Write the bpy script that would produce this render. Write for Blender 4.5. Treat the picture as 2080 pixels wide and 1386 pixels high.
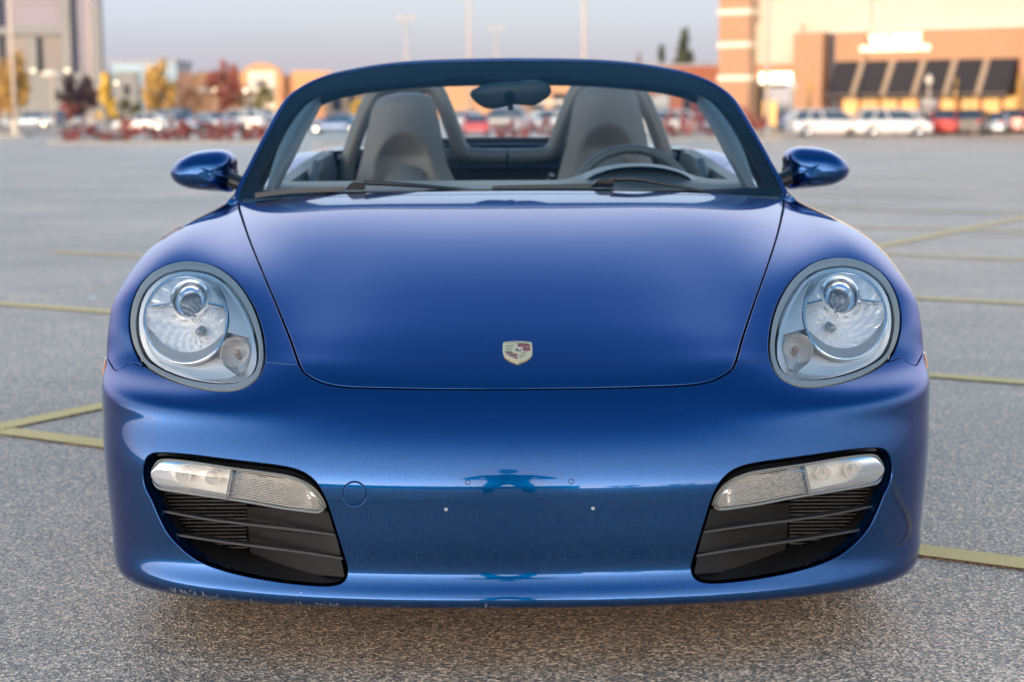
import bpy, bmesh, math, random
import numpy as np
from mathutils import Vector, Matrix

for o in list(bpy.data.objects):
    bpy.data.objects.remove(o, do_unlink=True)
scene = bpy.context.scene
COL = scene.collection

# ------------------------------------------------------------------ camera
F_PX, CX, CY = 3400.0, 1040.0, 693.0
CAM_H = 1.09
PITCH = math.radians(8.0)
ROLL = math.radians(0.28)
_R = np.array([1.0, 0, 0]); _F = np.array([0, math.cos(PITCH), -math.sin(PITCH)]); _U = np.array([0, math.sin(PITCH), math.cos(PITCH)])
CAM_R = _R * math.cos(ROLL) - _U * math.sin(ROLL)
CAM_U = _U * math.cos(ROLL) + _R * math.sin(ROLL)
CAM_F = _F
cam_d = bpy.data.cameras.new('camera')
cam = bpy.data.objects.new('camera', cam_d)
COL.objects.link(cam)
cam_d.sensor_width = 36.0
cam_d.lens = F_PX / 2080.0 * 36.0
cam_d.clip_start = 0.05
cam_d.clip_end = 3000.0
m = Matrix.Identity(4)
for i in range(3):
    m[i][0] = CAM_R[i]; m[i][1] = CAM_U[i]; m[i][2] = -CAM_F[i]
m[2][3] = CAM_H
cam.matrix_world = m
cam_d.dof.use_dof = True
cam_d.dof.focus_distance = 3.42
cam_d.dof.aperture_fstop = 3.4
cam_d.dof.aperture_blades = 0
scene.camera = cam

# ------------------------------------------------------------------ sky, sun, exposure
SUN_EL = math.radians(2.2)
SUN_AZ = math.radians(205.0)       # compass angle from +Y towards +X: the sun stands behind the camera, to its left
sun_dir = Vector((math.sin(SUN_AZ) * math.cos(SUN_EL), math.cos(SUN_AZ) * math.cos(SUN_EL), math.sin(SUN_EL)))
world = bpy.data.worlds.new('World')
scene.world = world
world.use_nodes = True
wn = world.node_tree.nodes; wl = world.node_tree.links
wn.clear()
w_out = wn.new('ShaderNodeOutputWorld')
w_bg = wn.new('ShaderNodeBackground')
w_sky = wn.new('ShaderNodeTexSky')
w_sky.sky_type = 'NISHITA'
w_sky.sun_disc = False
w_sky.sun_elevation = SUN_EL
w_sky.sun_rotation = SUN_AZ
w_sky.air_density = 1.0
w_sky.dust_density = 0.6
w_sky.ozone_density = 3.0
w_bg.inputs['Strength'].default_value = 0.10
# thin high cloud over the whole sky: pale near the horizon, clearer and bluer overhead, with faint streaks
w_tc = wn.new('ShaderNodeTexCoord')
w_sep = wn.new('ShaderNodeSeparateXYZ'); wl.new(w_tc.outputs['Generated'], w_sep.inputs[0])
w_cr = wn.new('ShaderNodeValToRGB')
w_cr.color_ramp.interpolation = 'B_SPLINE'
SKY_RAMP = [(0.0, (.255, .262, .345)), (0.05, (.30, .315, .40)), (0.16, (.60, .65, .74)), (0.30, (.92, .93, .97)), (0.42, (.80, .91, .98)), (0.52, (.27, .50, .74)), (0.62, (.06, .23, .46)), (0.75, (.045, .17, .365)), (1.0, (.04, .15, .325))]
el = w_cr.color_ramp.elements
while len(el) < len(SKY_RAMP): el.new(0.5)
for e, (p, c) in zip(el, SKY_RAMP):
    e.position = p; e.color = (*c, 1)
wl.new(w_sep.outputs['Z'], w_cr.inputs['Fac'])
w_ramp = wn.new('ShaderNodeVectorMath'); w_ramp.operation = 'SCALE'; w_ramp.inputs['Scale'].default_value = 10.0
wl.new(w_cr.outputs['Color'], w_ramp.inputs[0])
w_map = wn.new('ShaderNodeMapping'); w_map.inputs['Scale'].default_value = (1.2, 1.2, 5.0)
wl.new(w_tc.outputs['Generated'], w_map.inputs['Vector'])
w_nz = wn.new('ShaderNodeTexNoise'); w_nz.inputs['Scale'].default_value = 2.2; w_nz.inputs['Detail'].default_value = 5
wl.new(w_map.outputs['Vector'], w_nz.inputs['Vector'])
w_f = wn.new('ShaderNodeMapRange'); w_f.inputs['From Min'].default_value = 0.3; w_f.inputs['From Max'].default_value = 0.7
w_f.inputs['To Min'].default_value = 0.76; w_f.inputs['To Max'].default_value = 0.84
wl.new(w_nz.outputs['Fac'], w_f.inputs['Value'])
w_mix = wn.new('ShaderNodeMix'); w_mix.data_type = 'RGBA'
wl.new(w_f.outputs['Result'], w_mix.inputs['Factor'])
w_glow = wn.new('ShaderNodeVectorMath'); w_glow.operation = 'SCALE'; w_glow.inputs['Scale'].default_value = 3.0
wl.new(w_sky.outputs['Color'], w_glow.inputs[0])
wl.new(w_glow.outputs['Vector'], w_mix.inputs['A'])
wl.new(w_ramp.outputs['Vector'], w_mix.inputs['B'])
# the thin cloud glows towards the low sun behind the camera
w_dot = wn.new('ShaderNodeVectorMath'); w_dot.operation = 'DOT_PRODUCT'; w_dot.inputs[1].default_value = tuple(sun_dir)
wl.new(w_tc.outputs['Generated'], w_dot.inputs[0])
w_cl = wn.new('ShaderNodeMath'); w_cl.operation = 'MAXIMUM'; w_cl.inputs[1].default_value = 0.0; wl.new(w_dot.outputs['Value'], w_cl.inputs[0])
w_pw = wn.new('ShaderNodeMath'); w_pw.operation = 'POWER'; w_pw.inputs[1].default_value = 1.5; wl.new(w_cl.outputs[0], w_pw.inputs[0])
w_ex = wn.new('ShaderNodeMath'); w_ex.operation = 'MULTIPLY'; w_ex.inputs[1].default_value = -7.0; wl.new(w_sep.outputs['Z'], w_ex.inputs[0])
w_e2 = wn.new('ShaderNodeMath'); w_e2.operation = 'EXPONENT'; wl.new(w_ex.outputs[0], w_e2.inputs[0])
w_gm = wn.new('ShaderNodeMath'); w_gm.operation = 'MULTIPLY'; wl.new(w_pw.outputs[0], w_gm.inputs[0]); wl.new(w_e2.outputs[0], w_gm.inputs[1])
w_gc = wn.new('ShaderNodeVectorMath'); w_gc.operation = 'SCALE'; w_gc.inputs[0].default_value = (76.0, 65.0, 57.0); wl.new(w_gm.outputs[0], w_gc.inputs['Scale'])
w_add = wn.new('ShaderNodeVectorMath'); w_add.operation = 'ADD'
wl.new(w_mix.outputs['Result'], w_add.inputs[0]); wl.new(w_gc.outputs['Vector'], w_add.inputs[1])
wl.new(w_add.outputs['Vector'], w_bg.inputs['Color'])
wl.new(w_bg.outputs['Background'], w_out.inputs['Surface'])
sun_l = bpy.data.lights.new('sun', 'SUN')
sun_l.energy = 2.0
sun_l.angle = math.radians(0.6)
sun_l.color = (1.0, 0.70, 0.43)
sun_o = bpy.data.objects.new('sun', sun_l)
COL.objects.link(sun_o)
sun_o.rotation_euler = sun_dir.to_track_quat('Z', 'Y').to_euler()
sun_o.location = (-20, -40, 30)
scene.view_settings.view_transform = 'Standard'
scene.view_settings.look = 'None'
scene.view_settings.gamma = 1.0
scene.view_settings.exposure = 1.05
scene.view_settings.use_curve_mapping = False
scene.cycles.use_denoising = True
scene.cycles.max_bounces = 10
scene.cycles.transparent_max_bounces = 16
scene.cycles.glossy_bounces = 6
scene.cycles.transmission_bounces = 10
scene.cycles.caustics_refractive = False
scene.cycles.caustics_reflective = False
scene.cycles.sample_clamp_indirect = 8.0

# ------------------------------------------------------------------ car pose and projection helpers
CAR_Y, CAR_X, CAR_YAW = 3.1, 0.013, math.radians(0.5)
_cy, _sy = math.cos(CAR_YAW), math.sin(CAR_YAW)

def car_to_world(P):
    P = np.asarray(P, float)
    X = P[..., 0] * _cy - P[..., 1] * _sy + CAR_X
    Y = P[..., 0] * _sy + P[..., 1] * _cy + CAR_Y
    return np.stack([X, Y, P[..., 2]], -1)

def world_px(W):
    D = W - np.array([0, 0, CAM_H])
    zc = D @ CAM_F
    return np.stack([CX + F_PX * (D @ CAM_R) / zc, CY - F_PX * (D @ CAM_U) / zc], -1)

def car_px(P):
    return world_px(car_to_world(P))

def ray(px, py):
    return CAM_F + CAM_R * ((px - CX) / F_PX) + CAM_U * ((CY - py) / F_PX)

def unproj(px, py, ycar):
    """photo pixel + depth behind the nose -> point in the car's frame"""
    d = ray(px, py)
    ox, oy = -CAR_X, -CAR_Y
    o = np.array([ox * _cy + oy * _sy, -ox * _sy + oy * _cy, CAM_H])
    dd = np.array([d[0] * _cy + d[1] * _sy, -d[0] * _sy + d[1] * _cy, d[2]])
    t = (ycar - o[1]) / dd[1]
    return o + t * dd

def on_ground(px, py, z=0.0):
    d = ray(px, py)
    t = (z - CAM_H) / d[2]
    return np.array([d[0] * t, d[1] * t, z])

def at_dist(px, py, dist):
    """photo pixel + world distance -> world point"""
    d = ray(px, py)
    t = dist / d[1]
    return np.array([d[0] * t, dist, CAM_H + d[2] * t])

# ------------------------------------------------------------------ object helpers
def tag(o, label=None, category=None, group=None, kind=None):
    if label: o['label'] = label
    if category: o['category'] = category
    if group: o['group'] = group
    if kind: o['kind'] = kind
    return o

def empty(name, loc=(0, 0, 0), rz=0.0, parent=None):
    o = bpy.data.objects.new(name, None)
    COL.objects.link(o)
    o.location = loc
    o.rotation_euler = (0, 0, rz)
    o.empty_display_size = 0.2
    if parent: o.parent = parent
    return o

def mesh_obj(name, V, Fc, mat, parent=None, normals=None, smooth=True, matidx=None):
    me = bpy.data.meshes.new(name)
    me.from_pydata([tuple(map(float, v)) for v in V], [], [tuple(map(int, f)) for f in Fc])
    mats = mat if isinstance(mat, (list, tuple)) else [mat]
    for mm in mats: me.materials.append(mm)
    if matidx is not None:
        me.polygons.foreach_set('material_index', np.asarray(matidx, dtype=np.int32))
    if smooth:
        me.polygons.foreach_set('use_smooth', np.ones(len(me.polygons), dtype=bool))
    me.update()
    if normals is not None:
        me.normals_split_custom_set_from_vertices([tuple(map(float, n)) for n in normals])
    o = bpy.data.objects.new(name, me)
    COL.objects.link(o)
    if parent: o.parent = parent
    return o

def bm_obj(name, bm, mat, parent=None, smooth=False, sharp=None):
    me = bpy.data.meshes.new(name)
    bmesh.ops.recalc_face_normals(bm, faces=bm.faces[:])
    bm.to_mesh(me); bm.free()
    mats = mat if isinstance(mat, (list, tuple)) else [mat]
    for mm in mats: me.materials.append(mm)
    if smooth:
        me.polygons.foreach_set('use_smooth', np.ones(len(me.polygons), dtype=bool))
        if sharp is not None:
            me.set_sharp_from_angle(angle=math.radians(sharp))
    o = bpy.data.objects.new(name, me)
    COL.objects.link(o)
    if parent: o.parent = parent
    return o

def copy_tree(o, parent=None):
    c = o.copy()
    COL.objects.link(c)
    c.parent = parent
    for ch in list(o.children):
        copy_tree(ch, c)
    return c

def box_bm(bm, x0, x1, y0, y1, z0, z1, mi=0):
    vs = [bm.verts.new(p) for p in ((x0, y0, z0), (x1, y0, z0), (x1, y1, z0), (x0, y1, z0), (x0, y0, z1), (x1, y0, z1), (x1, y1, z1), (x0, y1, z1))]
    for f in ((0, 3, 2, 1), (4, 5, 6, 7), (0, 1, 5, 4), (1, 2, 6, 5), (2, 3, 7, 6), (3, 0, 4, 7)):
        bm.faces.new([vs[i] for i in f]).material_index = mi
    return vs

def box_obj(name, x0, x1, y0, y1, z0, z1, mat, parent=None, bevel=0.0):
    bm = bmesh.new()
    box_bm(bm, x0, x1, y0, y1, z0, z1)
    if bevel > 0:
        bmesh.ops.bevel(bm, geom=bm.edges[:], offset=bevel, segments=2, affect='EDGES')
    return bm_obj(name, bm, mat, parent, smooth=bevel > 0, sharp=40)

def catmull(P, n=8, closed=False):
    P = np.asarray(P, float)
    out = []
    N = len(P)
    rng = range(N) if closed else range(N - 1)
    for i in rng:
        p1, p2 = P[i], P[(i + 1) % N]
        p0 = P[(i - 1) % N] if (closed or i > 0) else 2 * p1 - p2
        p3 = P[(i + 2) % N] if (closed or i + 2 < N) else 2 * p2 - p1
        for k in range(n):
            t = k / n
            out.append(0.5 * (2 * p1 + (p2 - p0) * t + (2 * p0 - 5 * p1 + 4 * p2 - p3) * t * t + (3 * p1 - p0 - 3 * p2 + p3) * t ** 3))
    if not closed: out.append(P[-1])
    return np.array(out)

def resample(P, n, closed=False):
    P = np.asarray(P, float)
    if closed: P = np.vstack([P, P[:1]])
    s = np.concatenate([[0], np.cumsum(np.linalg.norm(np.diff(P, axis=0), axis=1))])
    t = np.linspace(0, s[-1], n + 1)[:-1] if closed else np.linspace(0, s[-1], n)
    return np.stack([np.interp(t, s, P[:, k]) for k in range(P.shape[1])], -1)

def frames(P, up=(0, 0, 1)):
    P = np.asarray(P, float)
    T = np.gradient(P, axis=0)
    T /= np.linalg.norm(T, axis=1)[:, None] + 1e-12
    up = np.asarray(up, float)
    A = np.cross(T, up)
    bad = np.linalg.norm(A, axis=1) < 1e-4
    A[bad] = np.cross(T[bad], np.array([0.3, 1, 0.1]))
    A /= np.linalg.norm(A, axis=1)[:, None]
    B = np.cross(A, T)
    return T, A, B

def sweep(P, prof, up=(0, 0, 1), closed=False, scale=None, caps=True):
    """sweep closed 2-D profile (a along side, b along up) along path P -> V, F"""
    P = np.asarray(P, float); prof = np.asarray(prof, float)
    T, A, B = frames(P, up)
    if closed:
        T = np.roll(P, -1, 0) - np.roll(P, 1, 0); T /= np.linalg.norm(T, axis=1)[:, None]
        A = np.cross(T, np.asarray(up, float)); A /= np.linalg.norm(A, axis=1)[:, None]; B = np.cross(A, T)
    n, k = len(P), len(prof)
    sc = np.ones(n) if scale is None else np.asarray(scale, float)
    V = (P[:, None, :] + sc[:, None, None] * (A[:, None, :] * prof[None, :, 0, None] + B[:, None, :] * prof[None, :, 1, None])).reshape(-1, 3)
    Fc = []
    for i in range(n if closed else n - 1):
        a, b = i * k, ((i + 1) % n) * k
        for j in range(k):
            j2 = (j + 1) % k
            Fc.append((a + j, a + j2, b + j2, b + j))
    if not closed and caps:
        Fc.append(tuple(range(k - 1, -1, -1)))
        Fc.append(tuple((n - 1) * k + j for j in range(k)))
    return V, Fc

def circ(r, n=12, ry=None):
    a = np.arange(n) * 2 * math.pi / n
    return np.stack([r * np.cos(a), (ry if ry else r) * np.sin(a)], -1)

def tube_obj(name, P, r, mat, parent=None, n=12, up=(0, 0, 1), closed=False, ry=None, scale=None):
    V, Fc = sweep(P, circ(r, n, ry), up, closed, scale)
    bm = bmesh.new()
    vs = [bm.verts.new(v) for v in V]
    for f in Fc: bm.faces.new([vs[i] for i in f])
    return bm_obj(name, bm, mat, parent, smooth=True, sharp=50)

def grid_faces(nu, nv, wrap_u=False):
    Fc = []
    for i in range(nu if wrap_u else nu - 1):
        i2 = (i + 1) % nu
        for j in range(nv - 1):
            Fc.append((i * nv + j, i2 * nv + j, i2 * nv + j + 1, i * nv + j + 1))
    return Fc

def lathe(prof, n=32, axis='y'):
    """prof: list of (radius, along). returns V,F around the axis"""
    V = []
    for r, h in prof:
        for k in range(n):
            a = 2 * math.pi * k / n
            c, s = r * math.cos(a), r * math.sin(a)
            V.append((c, h, s) if axis == 'y' else ((c, s, h) if axis == 'z' else (h, c, s)))
    Fc = []
    for i in range(len(prof) - 1):
        for k in range(n):
            k2 = (k + 1) % n
            Fc.append((i * n + k, i * n + k2, (i + 1) * n + k2, (i + 1) * n + k))
    return np.array(V), Fc

def merge(parts):
    V = []; Fc = []; o = 0
    for v, f in parts:
        V.append(np.asarray(v, float)); Fc += [tuple(i + o for i in ff) for ff in f]; o += len(v)
    return np.vstack(V), Fc

# ------------------------------------------------------------------ clamped uniform cubic B-spline fit
def bs_basis(t, n):
    p = 3
    kn = np.concatenate([np.zeros(p), np.linspace(0, 1, n - p + 1), np.ones(p)])
    t = np.clip(np.asarray(t, float), 0, 1 - 1e-9)
    N = np.zeros((len(t), len(kn) - 1))
    for i in range(len(kn) - 1):
        N[:, i] = (t >= kn[i]) & (t < kn[i + 1])
    for d in range(1, p + 1):
        M = np.zeros((len(t), len(kn) - 1 - d))
        for i in range(len(kn) - 1 - d):
            a = kn[i + d] - kn[i]; b = kn[i + d + 1] - kn[i + 1]
            if a > 0: M[:, i] += (t - kn[i]) / a * N[:, i]
            if b > 0: M[:, i] += (kn[i + d + 1] - t) / b * N[:, i + 1]
        N = M
    return N

def fit_surface(U, Vp, P, nu, nv, lam2=0.002, lam3=0.01, W=None, kv=1.0):
    Bu, Bv = bs_basis(U, nu), bs_basis(Vp, nv)
    A = (Bu[:, :, None] * Bv[:, None, :]).reshape(len(U), -1)
    if W is None: W = np.ones(len(U))
    A = A * W[:, None]; b = P * W[:, None]
    def diff(n, k):
        D = np.eye(n)
        for _ in range(k): D = np.diff(D, axis=0)
        return D
    N = A.T @ A + 1e-12 * np.eye(nu * nv)
    for k, lam in ((2, lam2), (3, lam3)):
        Du, Dv = diff(nu, k), diff(nv, k)
        N += lam ** 2 * (np.kron(Du.T @ Du, np.eye(nv)) + np.kron(np.eye(nu), (Dv * (kv if np.ndim(kv) == 0 else np.interp(np.linspace(0, 1, len(Dv)), *kv)[:, None])).T @ (Dv * (kv if np.ndim(kv) == 0 else np.interp(np.linspace(0, 1, len(Dv)), *kv)[:, None]))))
    D1, D2 = diff(nu, 1), diff(nv, 1)
    N += (0.3 * lam2) ** 2 * np.kron(D1.T @ D1, D2.T @ D2)
    return np.linalg.solve(N, A.T @ b).reshape(nu, nv, 3)

def eval_surface(C, u, v):
    Bu, Bv = bs_basis(u, C.shape[0]), bs_basis(v, C.shape[1])
    return np.stack([Bu @ C[:, :, k] @ Bv.T for k in range(3)], -1)

# ------------------------------------------------------------------ signed distance to a closed outline (negative inside)
def sdf_poly(poly, Q, closed=True):
    poly = np.asarray(poly, float)
    Q2 = Q.reshape(-1, 2)
    A = poly; B = np.roll(poly, -1, 0)
    d2 = np.full(len(Q2), 1e18); ins = np.zeros(len(Q2), bool)
    for a, b in zip(A, B):
        ab = b - a
        t = np.clip(((Q2 - a) @ ab) / (ab @ ab + 1e-12), 0, 1)
        e = Q2 - (a + t[:, None] * ab)
        d2 = np.minimum(d2, (e * e).sum(1))
        c = (a[1] > Q2[:, 1]) != (b[1] > Q2[:, 1])
        with np.errstate(divide='ignore', invalid='ignore'):
            xx = (b[0] - a[0]) * (Q2[:, 1] - a[1]) / (b[1] - a[1]) + a[0]
        ins ^= c & (Q2[:, 0] < xx)
    d = np.sqrt(d2)
    return np.where(ins, -d, d).reshape(Q.shape[:-1])

# ------------------------------------------------------------------ trimmed sheet patches
class Patch:
    """Q: quad array, L: list of other polygons, A: per-vertex scalars"""
    def __init__(s, V, N, Q, L, A):
        s.V, s.N, s.Q, s.L, s.A = V, N, np.asarray(Q, dtype=np.int64).reshape(-1, 4), L, A

    def clip(s, f):
        """keep the side where f <= 0"""
        f = f.copy()
        f[np.abs(f) < 2e-4] = 0.0
        ins = f <= 0
        newV, newN, newA = [], [], {k: [] for k in s.A}
        cache = {}
        n0 = len(s.V)
        def cut(i, j):
            key = (i, j) if i < j else (j, i)
            if key not in cache:
                t = f[i] / (f[i] - f[j])
                cache[key] = n0 + len(newV)
                newV.append(s.V[i] * (1 - t) + s.V[j] * t)
                nn = s.N[i] * (1 - t) + s.N[j] * t
                newN.append(nn / (np.linalg.norm(nn) + 1e-12))
                for k in s.A: newA[k].append(s.A[k][i] * (1 - t) + s.A[k][j] * t)
            return cache[key]
        fl = ins[s.Q]
        keep = s.Q[fl.all(1)]
        mixed = [tuple(q) for q in s.Q[fl.any(1) & ~fl.all(1)].tolist()]
        out = []
        for fc in mixed + s.L:
            fi = [ins[i] for i in fc]
            if all(fi): out.append(fc); continue
            if not any(fi): continue
            poly = []
            for a in range(len(fc)):
                i, j = fc[a], fc[(a + 1) % len(fc)]
                if ins[i]: poly.append(i)
                if (f[i] < 0 and f[j] > 0) or (f[i] > 0 and f[j] < 0): poly.append(cut(i, j))
            poly = [p for k, p in enumerate(poly) if p != poly[k - 1]]
            if len(poly) >= 3: out.append(tuple(poly))
        V, N, A = s.V, s.N, dict(s.A)
        if newV:
            V = np.vstack([V, np.array(newV)]); N = np.vstack([N, np.array(newN)])
            A = {k: np.concatenate([A[k], np.array(newA[k])]) for k in A}
        return Patch(V, N, keep, out, A).compact()

    def compact(s):
        used = np.zeros(len(s.V), bool)
        used[s.Q.reshape(-1)] = True
        for fc in s.L:
            for i in fc: used[i] = True
        mp = np.cumsum(used) - 1
        return Patch(s.V[used], s.N[used], mp[s.Q], [tuple(int(mp[i]) for i in fc) for fc in s.L], {k: a[used] for k, a in s.A.items()})

    def boundary(s):
        n = len(s.V)
        E = [np.stack([s.Q[:, a], s.Q[:, (a + 1) % 4]], -1) for a in range(4)]
        ex = [(fc[a], fc[(a + 1) % len(fc)]) for fc in s.L for a in range(len(fc))]
        if ex: E.append(np.array(ex, dtype=np.int64))
        E = np.vstack(E)
        k1 = E[:, 0] * n + E[:, 1]; k2 = E[:, 1] * n + E[:, 0]
        b = E[~np.isin(k1, k2)]
        return [tuple(x) for x in b.tolist()]

    def rim(s, r=0.003, depth=0.012, seg=3):
        """roll the open edge over: quarter round of radius r, then a skirt going in by depth"""
        be = s.boundary()
        acc = {}
        for i, j in be:
            e = s.V[j] - s.V[i]
            if np.linalg.norm(e) < 1e-9: continue
            for a in (i, j):
                acc[a] = acc.get(a, 0) + np.cross(e, s.N[a])
        ids = {}
        newV, newN = [], []
        n0 = len(s.V)
        rings = [(math.sin(th), 1 - math.cos(th), math.cos(th)) for th in np.linspace(0, math.pi / 2, seg + 1)[1:]]
        for a, t in acc.items():
            t = t / (np.linalg.norm(t) + 1e-12)
            ids[a] = [a]
            for sn, dn, cs in rings:
                ids[a].append(n0 + len(newV)); newV.append(s.V[a] + t * r * sn - s.N[a] * r * dn); newN.append(s.N[a] * cs + t * sn)
            ids[a].append(n0 + len(newV)); newV.append(s.V[a] + t * r - s.N[a] * (r + depth)); newN.append(t)
        nq = []
        for i, j in be:
            if i not in ids or j not in ids: continue
            for k in range(len(rings) + 1):
                nq.append((ids[j][k], ids[i][k], ids[i][k + 1], ids[j][k + 1]))
        if not newV: return s
        nn = np.array(newN); nn /= np.linalg.norm(nn, axis=1)[:, None] + 1e-12
        return Patch(np.vstack([s.V, np.array(newV)]), np.vstack([s.N, nn]), np.vstack([s.Q, np.array(nq, dtype=np.int64)]), s.L, {k: np.concatenate([a, np.zeros(len(newV))]) for k, a in s.A.items()})

    def offset(s, d):
        d = np.asarray(d)
        return Patch(s.V + s.N * (d[:, None] if d.ndim else d), s.N, s.Q, s.L, s.A)

    def obj(s, name, mat, parent):
        sizes = np.concatenate([np.full(len(s.Q), 4), [len(f) for f in s.L]]).astype(np.int32)
        loops = np.concatenate([s.Q.reshape(-1)] + [np.array(f) for f in s.L]).astype(np.int32)
        me = bpy.data.meshes.new(name)
        me.vertices.add(len(s.V)); me.vertices.foreach_set('co', s.V.astype(np.float32).reshape(-1))
        me.loops.add(len(loops)); me.loops.foreach_set('vertex_index', loops)
        me.polygons.add(len(sizes))
        me.polygons.foreach_set('loop_start', np.concatenate([[0], np.cumsum(sizes)[:-1]]).astype(np.int32))
        me.polygons.foreach_set('loop_total', sizes)
        me.update(calc_edges=True)
        me.polygons.foreach_set('use_smooth', np.ones(len(sizes), dtype=bool))
        me.materials.append(mat)
        me.normals_split_custom_set_from_vertices(s.N.astype(np.float32))
        o = bpy.data.objects.new(name, me)
        COL.objects.link(o)
        o.parent = parent
        return o

# ------------------------------------------------------------------ materials
def new_mat(name):
    mt = bpy.data.materials.new(name)
    mt.use_nodes = True
    nt = mt.node_tree
    b = nt.nodes['Principled BSDF']
    return mt, nt, b

def pbr(name, color, rough=0.5, metal=0.0, coat=0.0, coat_rough=0.03, spec=0.5, ior=None, trans=0.0, emit=None, emit_s=0.0, alpha=None,
        vary=0.0, vscale=8.0, bump=0.0, bscale=60.0):
    mt, nt, b = new_mat(name)
    b.inputs['Base Color'].default_value = (*color, 1)
    b.inputs['Roughness'].default_value = rough
    b.inputs['Metallic'].default_value = metal
    b.inputs['Coat Weight'].default_value = coat
    b.inputs['Coat Roughness'].default_value = coat_rough
    b.inputs['Specular IOR Level'].default_value = spec
    b.inputs['Transmission Weight'].default_value = trans
    if ior: b.inputs['IOR'].default_value = ior
    if emit:
        b.inputs['Emission Color'].default_value = (*emit, 1)
        b.inputs['Emission Strength'].default_value = emit_s
    if vary > 0 or bump > 0:
        tc = nt.nodes.new('ShaderNodeTexCoord')
    if vary > 0:
        nz = nt.nodes.new('ShaderNodeTexNoise'); nz.inputs['Scale'].default_value = vscale; nz.inputs['Detail'].default_value = 6
        nt.links.new(tc.outputs['Object'], nz.inputs['Vector'])
        rp = nt.nodes.new('ShaderNodeMapRange')
        rp.inputs['From Min'].default_value = 0.25; rp.inputs['From Max'].default_value = 0.75
        rp.inputs['To Min'].default_value = 1 - vary; rp.inputs['To Max'].default_value = 1 + vary
        nt.links.new(nz.outputs['Fac'], rp.inputs['Value'])
        mx = nt.nodes.new('ShaderNodeVectorMath'); mx.operation = 'SCALE'
        mx.inputs[0].default_value = color
        nt.links.new(rp.outputs['Result'], mx.inputs['Scale'])
        nt.links.new(mx.outputs['Vector'], b.inputs['Base Color'])
    if bump > 0:
        nb = nt.nodes.new('ShaderNodeTexNoise'); nb.inputs['Scale'].default_value = bscale; nb.inputs['Detail'].default_value = 5
        nt.links.new(tc.outputs['Object'], nb.inputs['Vector'])
        bp = nt.nodes.new('ShaderNodeBump'); bp.inputs['Strength'].default_value = bump; bp.inputs['Distance'].default_value = 0.01
        nt.links.new(nb.outputs['Fac'], bp.inputs['Height'])
        nt.links.new(bp.outputs['Normal'], b.inputs['Normal'])
    return mt

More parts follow.
